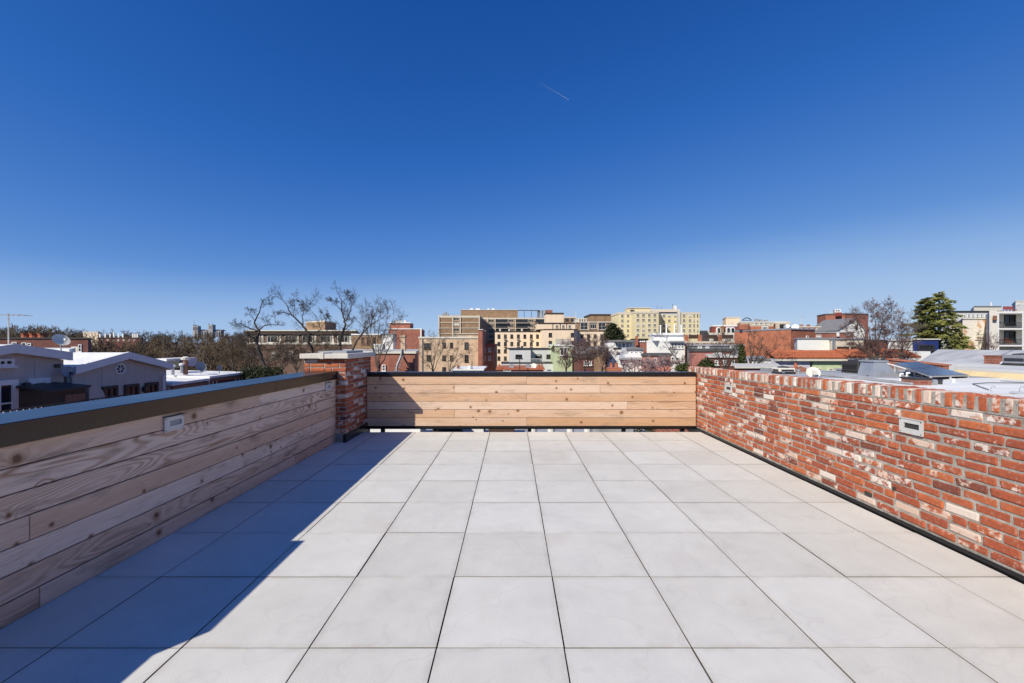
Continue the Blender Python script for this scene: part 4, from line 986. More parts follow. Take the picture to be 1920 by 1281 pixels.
t = bld('low dark brown building with big grid windows above the hotel wing', 1081, 1147, 603.2, 140, 14, 'brownbrick', [(1095, 612, 14, 13, 'cross'), (1112.5, 612, 12, 9, 'wide'), (1128.5, 612, 14, 13, 'cross')], cap=('ivory', 0.3), frame='ivory', glass='glass', capover=0.3)
for x in (1103, 1120): addbox(t, 'pier', x, x+2.5, 605, 620, 139.6, 0.4, 'tanbrick')
t = bld('brown windowless block left of the pale yellow building', 1107, 1146, 589, 175, 15, 'brownbrick', cap=('brown_wood', 0.8))
for x in (1117, 1134): addbox(t, 'panel_joint', x, x+.5, 593, 604, 174.9, 0.1, 'dark')
t = bld('small cream rooftop house with three dark vents', 1082, 1100, 597, 150, 8, 'cream', [(1087.5, 600.5, 2, 3), (1092, 600.5, 2, 3), (1096.5, 600.5, 2, 3)], cap=('ivory', 0.2), frame='brown_wood')
t = bld('distant brown balconied block behind the hotel lift tower', 1056, 1080, 594, 190, 10, 'brownbrick', [(1063, 600, 7, 5, 'double'), (1073, 600, 6, 5, 'double')], cap=('cream', 0.6), frame='dark')

# ---- pale yellow apartment building
Yy = 150
poly = [(1146, 162), (1160, Yy), (1182.5, Yy), (1188, 146), (1235, 146), (1238.5, 158), (1273, 158), (1274.5, 150), (1312, 150), (1312, 172), (1150, 174)]
t = polybld('pale yellow stepped apartment building with white sash windows on the hill', poly, 585, 148, 'yellow', cap=('cream', 0.7))
ry = [591.5, 600.5, 610, 619.2, 628.3]
for y in ry:
    for x in (1166.7, 1177.5): window(t, P(x, y+1, Yy), 5*Yy/F, 5.4*Yy/F, 'cross', '-Y', 'ivory')
    for x in (1195.8, 1206.2, 1217.2, 1227.5): window(t, P(x, y, 146), 5.2*146/F, 5.4*146/F, 'cross', '-Y', 'ivory')
    for x in (1244.5, 1254.7, 1266.2): window(t, P(x, y+1, 158), 5.2*158/F, 5.4*158/F, 'cross', '-Y', 'ivory')
    for x, w_ in ((1282.2, 5), (1293.3, 5), (1301.3, 3), (1307.7, 3)): window(t, P(x, y+.6, 150), w_*150/F, 5.4*150/F, 'cross' if w_ > 4 else 'sash', '-Y', 'ivory')
addbox(t, 'pilaster', 1271.5, 1275.8, 583, 640, 149.5, 3, 'ivory')
addbox(t, 'penthouse', 1177, 1220, 578, 585.1, 156, 10, 'yellow'); addbox(t, 'penthouse_cap', 1176.5, 1220.5, 576.8, 578.1, 155.7, 10.6, 'cream')
addbox(t, 'penthouse', 1220.2, 1275, 580, 585.1, 160, 8, 'cream'); addbox(t, 'stair_house', 1262.5, 1268.5, 573.5, 580.1, 161, 3, 'white')
mb = MB(); mb.tube([P(1261, 580, 160), P(1261, 570, 160)], 0.08, 4); mb.tube([P(1232, 580, 160), P(1232, 573, 160)], 0.06, 4); mb.tube([P(1240, 580, 160), P(1240, 575, 160)], 0.06, 4); part('mast', mb, M['dark'], t)
mb = MB(); mb.slab([P(1182, 583, 154), P(1190, 583, 154), P(1188, 580, 157), P(1181, 580, 157)], 0.15); part('skylight', mb, M['dark'], t)

# ---- grey modern house
Yg = 56
t = bld('light grey modern stucco house with three strip windows in the centre', 954, 1043, 653.5, Yg, 9, 'grey_stucco', [(972.3, 668, 11.5, 6.5, 'single')], cap=('dark', 0.12), frame='dark', glass='glass')
for x, w_ in ((1009.5, 11.5), (1029, 9)): window(t, P(x, 668, Yg), w_*Yg/F, 6.5*Yg/F, 'single', '-Y', 'dark', 'glass')
addbox(t, 'projecting_bay', 954, 995, 654.8, 681, Yg-1.6, 1.59, 'grey_stucco'); addbox(t, 'bay_cap', 953.5, 995.5, 653.6, 654.8, Yg-1.75, 1.63, 'dark')
window(t, P(972.3, 668, Yg-1.6), 11.5*Yg/F, 6*Yg/F, 'single', '-Y', 'dark', 'glass')
addbox(t, 'lower_storey', 940, 1048, 681, 760, Yg-3, 3, 'grey_stucco'); addbox(t, 'lower_cap', 939.5, 1048.5, 680, 681.1, Yg-3.1, 3.2, 'dark')
mb = MB(); mb.tube([P(996, 673, Yg-2.8), P(1021, 673, Yg-2.8)], 0.03, 4)
for k in range(11): mb.tube([P(996+k*2.5, 673, Yg-2.8), P(996+k*2.5, 680.2, Yg-2.8)], 0.015, 3)
part('balcony_rail', mb, M['white'], t)
for x in (951, 1019.5): addbox(t, 'rooftop_unit', x+26, x+30, 649, 653.6, Yg+3, 1, 'dark')
t = bld('low red brick house front with white window heads before the grey house', 932, 1019, 691, 42, 6, 'redbrick', [(951, 696, 14, 8), (1030, 696, 10, 8)], cap=('terracotta', 0.15))
chimney('short red brick chimney at the left end of the low roof', 932, 940, 683, 693, 42, 'orangebrick', 1)
chimney('wider red brick chimney right of the grey house condensers', 1008, 1019, 683, 693, 42, 'orangebrick', 2)
for i, (x, lab) in enumerate(((955, 'grey condenser unit on the low brick roof, left of the pair'), (986, 'grey condenser unit on the low brick roof, right of the pair'))):
    a = P(x, 692, 43); mb = MB(); mb.bbox(a, a+Vector((0.5, 0.5, 0.42)), 0.03); mb.lathe(a+Vector((.25, .25, .42)), [(0.2, 0), (0.2, 0.02)], 10, 1); solo('condenser', mb, [M['galv'], M['dark']], lab, 'condenser', 'condensers on the low brick roof')
dish('small pale satellite dish right of the condensers before the grey house', P(1000, 687, 43), 0.36, 0.4, (-0.3, -0.8, 0.5), 'ivory')
mb = MB(); mb.tube([P(885, 697, 40), P(885, 677, 40)], 0.04, 5); solo('vent_pipe', mb, M['dark'], 'thin dark pipe before the tan apartments', 'vent', 'roof vent pipes')
mb = MB(); mb.tube([P(974.5, 694, 41), P(974.5, 672, 41)], 0.045, 5); solo('vent_pipe', mb, M['brown_wood'], 'thin brown mast before the grey house window', 'mast')
t = bld('low white edged roof in front of the tan apartments', 848, 905, 692, 40, 5, 'darkbrick', cap=('white_roof', 0.15))
addbox(t, 'chimney', 857, 861, 685, 692.5, 40.4, 0.3, 'redbrick'); addbox(t, 'dormer', 877, 882, 686, 692.5, 40.4, 0.5, 'white')

# ---- green house and brown houses right of centre
Yn = 50
t = bld('pale green house with rooftop railing and white dormer window', 1041, 1073, 646, Yn, 9, 'green', [(1057, 659, 14, 16, 'double')], cap=('white', 0.2))
mb = MB(); a, b = P(1030, 650, Yn+1), P(1041, 638, Yn+1); mb.slab([P(1030, 652, Yn+.5), P(1041, 637, Yn+.5), P(1041, 637, Yn+7), P(1030, 652, Yn+7)], 0.2); part('roof', mb, M['green'], t)
mb = MB()
for z in (636.5, 644): mb.tube([P(1043, z, Yn+.3), P(1071, z, Yn+.3)], 0.04, 4)
for k in range(15): mb.tube([P(1043+k*2, 636.5, Yn+.3), P(1043+k*2, 646, Yn+.3)], 0.05, 4)
part('roof_railing', mb, M['grey_metal'], t)
t = bld('brown brick house half hidden by bare trees right of the green house', 1086, 1114, 667, 46, 9, 'darkbrick', [(1098, 681, 6, 9), (1107, 681, 5, 8)], cap=('asphalt', 0.3))
t = bld('grey shingled rowhouse behind the brown bare trees', 1076, 1135, 650, 60, 9, 'brownbrick', [(1082, 662, 4, 7), (1092, 662, 4, 7), (1120, 662, 4, 7)], cap=('slate', 1.0))
chimney('terracotta chimney with two pots right behind the far cedar parapet', 1144, 1163, 681, 697, 16, 'orangebrick', 2, base=-1)

# ---- white houses
t = bld('white house with dark porch windows below the yellow building', 1139, 1190, 638, 62, 8, 'white', [(1156, 647, 4, 8), (1162, 647, 4, 8), (1169.5, 648, 4.5, 10), (1177, 647, 4, 8), (1182.5, 646.5, 3.5, 6.5)], cap=('slate', 0.25), frame='white', glass='glass')
addbox(t, 'balcony_rail', 1150, 1172, 652, 656, 61.2, 0.1, 'dark'); addbox(t, 'porch_roof', 1151, 1191, 637.5, 641, 61, 1.0, 'slate')
t = thing('white_dormer_house', (PX(1185, 50), 53, GZ-1), 'white house with slate dormer and three tall windows', 'house')
addbox(t, 'wall', 1172, 1205, 664, 760, 50, 6, 'white')
mb = MB(); mb.slab([P(1160, 672, 49.5), P(1207, 672, 49.5), P(1199, 652, 53), P(1166, 652, 53)], 0.2); part('roof', mb, M['silver_roof'], t)
mb = MB(); mb.add([P(1160, 675, 50), P(1172, 675, 50), P(1172, 700, 50), P(1160, 700, 50), P(1166, 653, 53)], [(0, 1, 4), (0, 3, 2, 1)]); part('gable', mb, M['white'], t)
dm = addbox(t, 'dormer', 1179, 1206, 656, 668, 50.2, 2.6, 'white'); addbox(dm, 'dormer_roof', 1176, 1208, 653, 656.2, 50, 3, 'slate')
for x in (1184, 1192, 1200): window(t, P(x, 661, 50.2), 4*50/F, 4*50/F, 'single', '-Y', 'white', 'glass')
for x in (1184, 1191.7, 1199.3): window(t, P(x, 675, 50), 6*50/F, 12*50/F, 'sash', '-Y', 'white', 'glass')
t = polybld('tall bright white house with stepped parapet and row of dark windows', [(1212.5, 66), (1255, 58), (1284, 58), (1284, 70), (1215, 74)], 638.5, 60, 'white', cap=('white', 0.3))
addbox(t, 'upper_storey', 1225, 1281, 628, 639, 61, 8, 'white'); addbox(t, 'upper_cap', 1224, 1282, 624.5, 628.1, 60.7, 8.6, 'white')
addbox(t, 'cornice', 1255, 1285, 639, 642, 57.5, 0.5, 'grey_metal')
for x in (1261, 1267, 1273, 1279): window(t, P(x, 648.5, 58), 4*58/F, 10*58/F, 'sash', '-Y', 'white', 'glass')
for x in (1261, 1270, 1279): window(t, P(x, 675, 58), 5*58/F, 10*58/F, 'sash', '-Y', 'white', 'glass_dull')
for x, y0 in ((1238.5, 611), (1249.5, 609), (1265, 609), (1277.5, 610)): mb = MB(); mb.tube([P(x, 628, 62), P(x, y0, 62)], 0.1, 6); mb.lathe(P(x, y0, 62), [(0.16, -0.05), (0.16, 0.08)], 8); part('flue_pipe', mb, M['white'], t)
t = bld('pale plum fronted rowhouse between the two white houses', 1206, 1258, 664, 47, 6, 'pinkbrick', [(1216, 675, 5, 8), (1229, 675, 5, 8), (1243, 675, 5, 8)], cap=('asphalt', 0.25))
t = bld('small brick house with dark windows between the white houses and yellow block', 1188, 1214, 635, 80, 10, 'redbrick', [(1203, 639, 12, 4, 'wide')], cap=('dark', 0.3))
addbox(t, 'chimney', 1192, 1196.5, 630, 648, 79.5, 1, 'orangebrick')

# ---- right of the white houses
t = bld('pink painted brick wall of a house beyond the corner of the brick wall', 1298, 1372, 655, 44, 8, 'pinkbrick', [(1345, 664, 16, 5, 'wide'), (1362, 672, 6, 9)], cap=('asphalt', 0.25))
t = bld('terrace of brick rowhouses with pergolas on the skyline slope', 1284, 1376, 640, 80, 8, 'orangebrick', [(1300+14*i, 646, 6, 6, 'double') for i in range(5)], cap=('cream', 0.4))
for x in (1284, 1309, 1347): addbox(t, 'chimney', x, x+7, 628, 640, 80.5, 1.2, 'orangebrick')
for (x0, x1) in ((1293, 1308), (1322, 1345), (1355, 1375)): addbox(t, 'pergola', x0, x1, 628, 635, 81, 2, 'brown_wood')
addbox(t, 'bulkhead', 1339, 1347, 628, 640, 82, 2, 'white')
t = bld('grey silvery mixed roofs behind the pink brick wall', 1290, 1395, 646, 56, 7, 'slate', [(1312, 650, 7, 5), (1326, 650, 6, 5), (1372, 650, 7, 5), (1384, 650, 7, 5)], cap=('grey_roof', 0.2))
t = bld('house with dark red mansard roof and arched white dormers', 1336, 1388, 609.5, 110, 10, 'dark_red', cap=('white', 0.4))
for x in (1346.5, 1364.5, 1372.5):
    c = P(x, 620, 110); mb = MB(); w_ = 0.42; pr = [(-w_, -0.8), (w_, -0.8), (w_, 0.3)] + [(w_*math.cos(a), 0.3+w_*math.sin(a)) for a in (0.5, 1.05, 1.57, 2.1, 2.6)] + [(-w_, 0.3)]
    n = len(pr); mb.add([(c.x+q[0]*1.4, 109.6, c.z+q[1]*1.3) for q in pr] + [(c.x+q[0]*1.4, 110.2, c.z+q[1]*1.3) for q in pr], [tuple(range(n)), tuple(range(2*n-1, n-1, -1))] + [((i+1) % n, i, n+i, n+(i+1) % n) for i in range(n)]); dmr = part('dormer', mb, M['white'], t)
    mb = MB(); mb.add([(c.x+q[0]*0.85, 109.55, c.z+q[1]*0.95) for q in pr], [tuple(range(n))]); part('pane', mb, M['glass_dull'], dmr)
addbox(t, 'chimney', 1353, 1357.5, 611, 625, 109, 1, 'brownbrick'); addbox(t, 'lower_wall', 1330, 1388, 624, 640, 109.4, 0.59, 'ivory')
t = bld('cream stepped building on the skyline right of the yellow block', 1361, 1388, 594.5, 150, 12, 'peach', [(1372, 605, 2, 2)], cap=('cream', 0.4))
t = bld('pale blocky apartments with terraces on the skyline', 1388, 1481, 603, 135, 14, 'beige', [(1418+9*i, 607, 6, 4, 'wide') for i in range(3)] + [(1445+8*i, 606, 4, 4) for i in range(3)], cap=('ivory', 0.4))
addbox(t, 'lower_block', 1456, 1481, 605, 625, 133, 1.9, 'cream'); addbox(t, 'terrace_screen', 1462, 1477, 608, 616, 132.8, 0.19, 'dark')
mb = MB(); mb.tube([P(1392+17*k/10, 601-5*math.sin(math.pi*k/10), 137) for k in range(11)], 0.15, 5); mb.tube([P(1392, 601, 137), P(1409, 601, 137)], 0.12, 4); part('arched_frame', mb, M['dark'], t)
for x, y in ((1416, 598), (1424, 599), (1434, 600)): addbox(t, 'rooftop_unit', x, x+6, y, 603, 138, 2, 'grey_metal')
t = bld('small distant cream houses just right of the yellow block', 1313, 1336, 620, 170, 10, 'beige', [(1317+5*i, 625, 2.5, 3) for i in range(4)], cap=('ivory', 0.4))
# big orange brick party wall
t = polybld('large windowless orange brick building in the right middle distance', [(1377, 66), (1483, 56), (1528, 58.5), (1470, 76), (1385, 76)], 616.5, 58, 'orangebrick', cap=('galv', 0.2))
addbox(t, 'raised_gable', 1386, 1404, 608, 618, 64, 5, 'orangebrick'); addbox(t, 'chimney', 1403.5, 1405.5, 607, 620, 63.8, 0.8, 'darkbrick')
addbox(t, 'attic', 1406, 1452, 612, 619, 66, 5, 'orangebrick'); window(t, P(1434, 615.5, 66), 12*66/F, 6.5*66/F, 'wide', '-Y', 'white'); addbox(t, 'chimney', 1451, 1454, 607, 620, 65.5, 1, 'darkbrick')
A_ = Vector((PX(1483, 56), 56)); B_ = Vector((PX(1528, 58.5), 58.5)); edgewin(t, A_, B_, 0.66, PZ(632, 57.6), 6*57.6/F, 5*57.6/F)
dish('white satellite dish on the big orange brick roof', P(1491, 614, 60), 0.5, 0.6, (-0.5, -0.8, 0.4), 'white'); 
dish('grey satellite dish on the pale skyline apartments', P(1475, 613, 128), 0.9, 1.2, (-0.4, -0.8, 0.4), 'galv')
antenna('tall TV antenna on the skyline between the orange and dark red buildings', P(1502, 612, 75), 1.75, 6, 1.2, (1, 0.1, 0))
t = bld('low red brick roofs with chimneys below the skyline antenna', 1484, 1545, 612, 90, 8, 'redbrick', [(1492+10*i, 618, 5, 5) for i in range(5)], cap=('cream', 0.25))
for x in (1487, 1500, 1513): addbox(t, 'chimney', x, x+6, 608.5, 612.1, 91, 1, 'redbrick')
t = bld('mid red brick rowhouses with white bulkhead left of the big bare tree', 1528, 1600, 622, 72, 8, 'redbrick', [(1535, 630, 8, 4, 'wide'), (1590, 627, 6, 5)], cap=('grey_roof', 0.25))
addbox(t, 'bulkhead', 1568.5, 1574, 623.5, 631, 71.7, 0.29, 'white')
t = polybld('large dark red brick building with white rooftop box on the right skyline', [(1532, 118), (1548, 112), (1584, 110), (1628, 112), (1628, 130), (1535, 132)], 588, 111, 'redbrick', cap=('asphalt', 0.3))
for x in (1552.5, 1560, 1569, 1593, 1602): window(t, P(x, 604, 110.4), 4*110/F, 6*110/F, 'sash', '-Y', 'ivory')
addbox(t, 'rooftop_box', 1565, 1577, 579.5, 588.1, 116, 5, 'white')
for x in (1569, 1573): addbox(t, 'vent', x-1, x+1, 581.5, 583.5, 115.9, 0.1, 'dark')
for x in (1556, 1560): addbox(t, 'flue', x, x+1.2, 584, 588.1, 114, 0.4, 'white')
addbox(t, 'chimney_group', 1566, 1578, 586, 593, 109.5, 0.5, 'dark_red')
t = thing('gabled_house', (PX(1593, 84), 88, GZ-1), 'white gabled house end behind the big bare tree', 'house')
mb = MB(); pr = [P(1571, 617, 84), P(1571, 640, 84), P(1622, 640, 84), P(1622, 617, 84), P(1605, 597, 84)]; n = 5
mb.add(pr + [q+Vector((0, 8, 0)) for q in pr], [tuple(range(n)), tuple(range(2*n-1, n-1, -1))] + [((i+1) % n, i, n+i, n+(i+1) % n) for i in range(n)]); mb.box(P(1571, 640, 84)-Vector((0, 0, 9)), P(1622, 640, 84)+Vector((0, 8, 0))); part('wall', mb, M['white'], t)
mb = MB(); mb.slab([P(1568, 620, 83.7), P(1605, 596, 83.7), P(1605, 596, 83.7)+Vector((0, 8.6, 0)), P(1568, 620, 83.7)+Vector((0, 8.6, 0))], 0.2); mb.slab([P(1605, 596, 83.7), P(1625, 620, 83.7), P(1625, 620, 83.7)+Vector((0, 8.6, 0)), P(1605, 596, 83.7)+Vector((0, 8.6, 0))], 0.2); part('roof', mb, M['slate'], t)
# white block with ladder
t = bld('bright white windowless block beside the orange brick building', 1495, 1556, 633.5, 46, 8, 'white', cap=('galv', 0.12))
t = bld('beige low wing with ladder and strip window right of the white block', 1557, 1620, 634, 44, 8, 'beige', [(1580, 654, 22, 8, 'wide'), (1603, 654, 16, 8, 'wide')], cap=('galv', 0.15), frame='brown_wood', glass='glass')
mb = MB()
for x in (1561, 1565): mb.tube([P(x, 631, 43.7), P(x, 660, 43.7)], 0.03, 4)
for k in range(12): mb.tube([P(1561, 634+k*2.1, 43.7), P(1565, 634+k*2.1, 43.7)], 0.02, 4)
solo('ladder', mb, M['galv'], 'thin metal ladder fixed to the beige low wing', 'ladder')
t = bld('dark brown brick rear wing behind the big bare tree', 1620, 1665, 637, 45, 8, 'darkbrick', cap=('dark', 0.2))
t = bld('low white rear wall left of the blue house', 1665, 1712, 637, 43, 6, 'white', [(1702, 653, 6, 5)], cap=('ivory', 0.12))
t = bld('small bright blue house with dark window band by the conifer', 1712, 1760, 635, 42, 6, 'blue', [(1736, 652, 31, 11, 'wide')], cap=('ivory', 0.12), frame='dark', glass='glass')
chimney('brick chimney behind the small blue house', 1746, 1760.5, 626, 640, 44.5, 'brownbrick', 0, base=-1)

# tiled roof houses: real barrel tiles, too small to pick apart one by one
def tiled(label, x0, x1, yt, yb, Y, wall, wins, run=1.3):
    X0, X1 = PX(x0, Y), PX(x1, Y); zt, zb = PZ(yt, Y+run), PZ(yb, Y)
    t = thing('tiled_roof_house', ((X0+X1)/2, Y+3, GZ-1), label, 'house', 'houses with red barrel tile roofs')
    mb = MB(); mb.box((X0+0.1, Y+0.35, GZ-1), (X1-0.1, Y+6, zb-0.05)); part('wall', mb, M[wall], t)
    mb = MB(); mb.box((X0, Y+0.02, zb-0.22), (X1, Y+0.3, zb-0.051)); part('gutter', mb, M['ivory'], t)
    mb = MB(); mb.slab([(X0, Y, zb), (X1, Y, zb), (X1, Y+run, zt), (X0, Y+run, zt)], 0.08); mb.box((X0, Y+run, zb-0.05), (X1, Y+run+0.3, zt)); part('roof', mb, M['terracotta'], t)
    n = int((X1-X0)/0.21); tl = MB(); rg = random.Random(x0)
    for k in range(n):
        x = X0 + (k+0.5)*(X1-X0)/n
        for s in range(4):
            a = Vector((x, Y-0.03+run*s/4, zb+(zt-zb)*s/4+0.04)); b = Vector((x, Y+run*(s+1.1)/4, zb+(zt-zb)*(s+1.1)/4+0.02))
            tl.tube([a, b], [0.085*rg.uniform(.92, 1.08), 0.07], 6)
    tl.tube([(X0, Y+run+.1, zt+.04), (X1, Y+run+.1, zt+.04)], 0.11, 6)
    part('barrel_tiles', tl, M['terracotta'], t)['kind'] = 'stuff'
    for q in wins: window(t, (PX(q[0], Y+.35), Y+0.35, PZ(q[1], Y+.35)), q[2]*Y/F, q[3]*Y/F, q[4] if len(q) > 4 else 'sash', '-Y', 'ivory', 'glass_dull')
    return t
tiled('lilac walled house under the left stretch of red tiled roof', 1457, 1527, 659.5, 672, 33, 'lilac', [(1470, 690, 8, 9), (1500, 690, 8, 9)])
tiled('pale green walled house with three windows under red tiled roof', 1527.5, 1590, 660, 672, 33, 'green', [(1536, 694, 9, 7), (1557, 694, 9, 7), (1579, 694, 9, 7)])
tiled('house under the right stretch of red tiled roof behind the bare tree trunks', 1591, 1727, 657.5, 670, 33.2, 'beige', [(1610, 690, 8, 9), (1660, 690, 8, 9), (1700, 690, 8, 9)])
mb = MB(); a = P(1727, 664, 34); mb.box(a-Vector((0, 0, 9)), P(1745, 659, 34)+Vector((0, 5, 0))); solo('rowhouse', mb, M['white'], 'white end wall just right of the red tiled roofs', 'house')

# behind the brick wall corner: dark houses among trees
t = bld('dark red house with white trim among bare trees behind the brick wall', 1330, 1385, 668, 36, 6, 'darkbrick', [(1343, 680, 6, 9), (1358, 680, 6, 9), (1374, 680, 6, 9)], cap=('ivory', 0.12))
t = bld('white and grey house front among bare trees left of the tiled roofs', 1408, 1455, 672, 34, 6, 'white', [(1420, 684, 7, 9), (1436, 684, 7, 9)], cap=('grey_roof', 0.15))
t = bld('long low brick roofline with pale edge just beyond the brick wall', 1380, 1460, 688, 24, 4, 'redbrick', cap=('ivory', 0.08), base=-3)

# conifers, pine and skyline buildings at the right edge
t = bld('pale grey long building with small windows behind the conifer', 1765, 1880, 583, 100, 14, 'grey_stucco', [(1808+8*i, 592, 4, 5) for i in range(7)], cap=('dark', 0.4))
addbox(t, 'upper_storey', 1826, 1878, 575, 583.1, 103, 8, 'ivory'); addbox(t, 'rooftop_rail', 1826, 1878, 573.5, 575, 102.8, 0.1, 'grey_metal'); addbox(t, 'flue', 1857, 1860, 567, 575, 104, 0.5, 'white')
t = bld('old party wall with peeling white and ochre paint', 1805, 1858, 596, 58, 10, 'peeling', [(1836, 631, 16, 11, 'single'), (1853, 631, 6, 11, 'single')], cap=('ivory', 0.2), frame='ivory', glass='brown_trim')
bld('narrow white wall with dark doorway between conifer and peeling wall', 1780, 1805, 603, 60, 8, 'offwhite', [(1797, 612, 5, 13)], cap=('dark', 0.15))
Yq = 50
t = bld('cream balcony building at the right edge', 1870, 1990, 584, Yq+2.0, 8, 'offwhite', cap=('ivory', 0.3), capover=0.02)
addbox(t, 'side_wall', 1855, 1869.8, 582.5, 760, Yq, 9, 'offwhite')
for yy in (585, 615.5, 647): addbox(t, 'balcony_slab', 1869.9, 1990, yy, yy+2.8, Yq, 1.98, 'white')
for x in (1869.9, 1916.5, 1965): addbox(t, 'column', x, x+3.5, 587.8, 760, Yq+.02, 0.25, 'white')
for yy in (606, 637):
    mb = MB(); 
    for z in (yy-1, yy+8): mb.tube([P(1873.5, z, Yq+.15), P(1965, z, Yq+.15)], 0.03, 4)
    for k in range(46): mb.tube([P(1873.5+k*2, yy-1, Yq+.15), P(1873.5+k*2, yy+8, Yq+.15)], 0.018, 3)
    part('balcony_rail', mb, M['dark'], t)
    for x in (1893, 1940): window(t, P(x, yy-5.5, Yq+2.0), 22*Yq/F, 22*Yq/F, 'double', '-Y', 'dark', 'glass')
addbox(t, 'sun_shade', 1862, 1869.5, 592, 600, Yq-.35, 0.34, 'brown_trim')
for i, x in enumerate((1888, 1894.5, 1901)):
    c = P(x, 583.2, Yq+3); r = thing('deck_chair', c, 'red deck chair on the balcony building roof, %s of three' % ['leftmost', 'middle', 'rightmost'][i], 'chair', 'red roof chairs')
    mb = MB(); mb.box(c+Vector((0, 0, .2)), c+Vector((.36, .4, .25))); part('seat', mb, M['dark_red'], r); mb = MB(); mb.box(c+Vector((0, .38, .25)), c+Vector((.36, .43, .62))); part('backrest', mb, M['dark_red'], r)
    mb = MB(); [mb.box(c+Vector((a, b, 0)), c+Vector((a+.04, b+.04, .2))) for a in (0, .32) for b in (0, .36)]; part('legs', mb, M['dark_red'], r)
for i, (yy, x, mat_, lab) in enumerate(((615, 1877, 'grey_metal', 'grey folding chair on the upper balcony at the right edge'), (646.8, 1893, 'terracotta', 'red chair on the lower balcony at the right edge'))):
    c = P(x, yy-.3, Yq+.9); r = thing('balcony_chair', c, lab, 'chair'); mb = MB(); mb.box(c+Vector((0, 0, .4)), c+Vector((.45, .45, .45))); part('seat', mb, M[mat_], r); mb = MB(); mb.box(c+Vector((0, .42, .45)), c+Vector((.45, .46, .85))); part('backrest', mb, M[mat_], r)
    mb = MB(); [mb.box(c+Vector((a, b, 0)), c+Vector((a+.04, b+.04, .4))) for a in (0, .41) for b in (0, .41)]; part('legs', mb, M[mat_], r)
t = bld('far pale apartment block peeking above the right edge', 1904, 1990, 564, 160, 14, 'grey_stucco', [(1909.5+12*i, 569.5, 6, 5, 'double') for i in range(5)], cap=('ivory', 0.4))

# ------------------------------------------------------------------ neighbouring roofs on the right
RZ = 0.50
t = thing('neighbour_rowhouse', (12, 9, GZ-1), 'neighbouring rowhouse with white and grey membrane roof beyond the brick wall', 'house')
mb = MB(); mb.box((8.0, -2, GZ-1), (16.6, 14.5, RZ-0.06)); mb.box((12.6, 14.5, GZ-1), (16.6, 16.2, RZ-0.06)); part('wall', mb, M['redbrick'], t)
mb = MB(); mb.box((7.9, -2, RZ-0.059), (16.6, 11.4, RZ)); part('roof', mb, M['white_roof'], t)
mb = MB(); mb.box((7.9, 11.402, RZ-0.059), (16.6, 14.6, RZ-0.002)); mb.box((12.5, 14.6, RZ-0.059), (16.6, 16.2, RZ-0.002)); part('roof', mb, M['silver_roof'], t)
mb = MB(); mb.bbox((9.1, 9.5, RZ), (9.22, 12.6, RZ+0.06), 0.015); part('curb', mb, M['grey_roof'], t)
mb = MB(); mb.slab([(13.3, -2, RZ+0.002), (13.3, 12.6, RZ+0.002), (13.38, 12.6, RZ+0.15), (13.38, -2, RZ+0.15)], 0.05, d=Vector((1, 0, 0))); part('plywood_upstand', mb, M['osb'], t)
mb = MB(); mb.box((13.45, -2, GZ-1), (15.56, 12.7, 0.74)); mb.box((15.56, -2, GZ-1), (17.25, 16.1, 0.75)); part('parapet', mb, M['grey_stucco'], t)
t = thing('rowhouse', (6, 5, GZ-1), 'lower rowhouse roof hidden close behind the brick wall', 'house')
mb = MB(); mb.box((3.6, -3, GZ-1), (7.85, 13, -0.3)); part('wall', mb, M['redbrick'], t); mb = MB(); mb.box((3.6, -3, -0.2995), (7.85, 13, -0.25)); part('roof', mb, M['silver_roof'], t)
nr = t0_ = bpy.data.objects['neighbour_rowhouse']
for k, y in enumerate((3.2, 4.7, 6.2, 7.7, 9.2, 10.7)): mb = MB(); mb.box((8.0, y, RZ+.001), (15.1, y+.10, RZ+.008)); part('membrane_seam', mb, M['ivory' if k % 2 else 'white'], nr)
for k, x in enumerate((9.4, 10.7, 12.0, 13.3)): mb = MB(); mb.box((x, 11.45, RZ), (x+.12, 14.55, RZ+.008)); part('membrane_seam', mb, M['galv' if k % 2 else 'grey_roof'], nr)
prg = random.Random(4)
for k in range(9):
    cx_, cy_, r_ = prg.uniform(9.5, 14.5), prg.uniform(7.5, 14), prg.uniform(.25, .6); mb = MB(); mb.prism([(cx_+r_*math.cos(a)*prg.uniform(.7, 1.2), cy_+r_*math.sin(a)*prg.uniform(.7, 1.2)) for a in [2*math.pi*i/9 for i in range(9)]], RZ+.009, RZ+.013); part('roof_patch', mb, M[('grey_roof', 'silver_roof', 'grey_stucco')[k % 3]], nr)
for k, pts in enumerate(([(9.6, 8.4), (10.6, 9.6), (11.3, 9.9), (12.6, 9.7)], [(10.2, 12.0), (11.0, 12.6), (11.5, 13.6)], [(12.4, 8.2), (13.1, 9.4), (14.3, 10.2), (14.5, 11.2)])):
    mb = MB(); mb.tube([(x, y, RZ+.02) for x, y in pts], .009, 5); solo('roof_cable', mb, M['dark'], ['black cable lying across the white roof', 'black cable on the silver roof by the vent housing', 'black cable running to the large grey condenser'][k], 'cable')
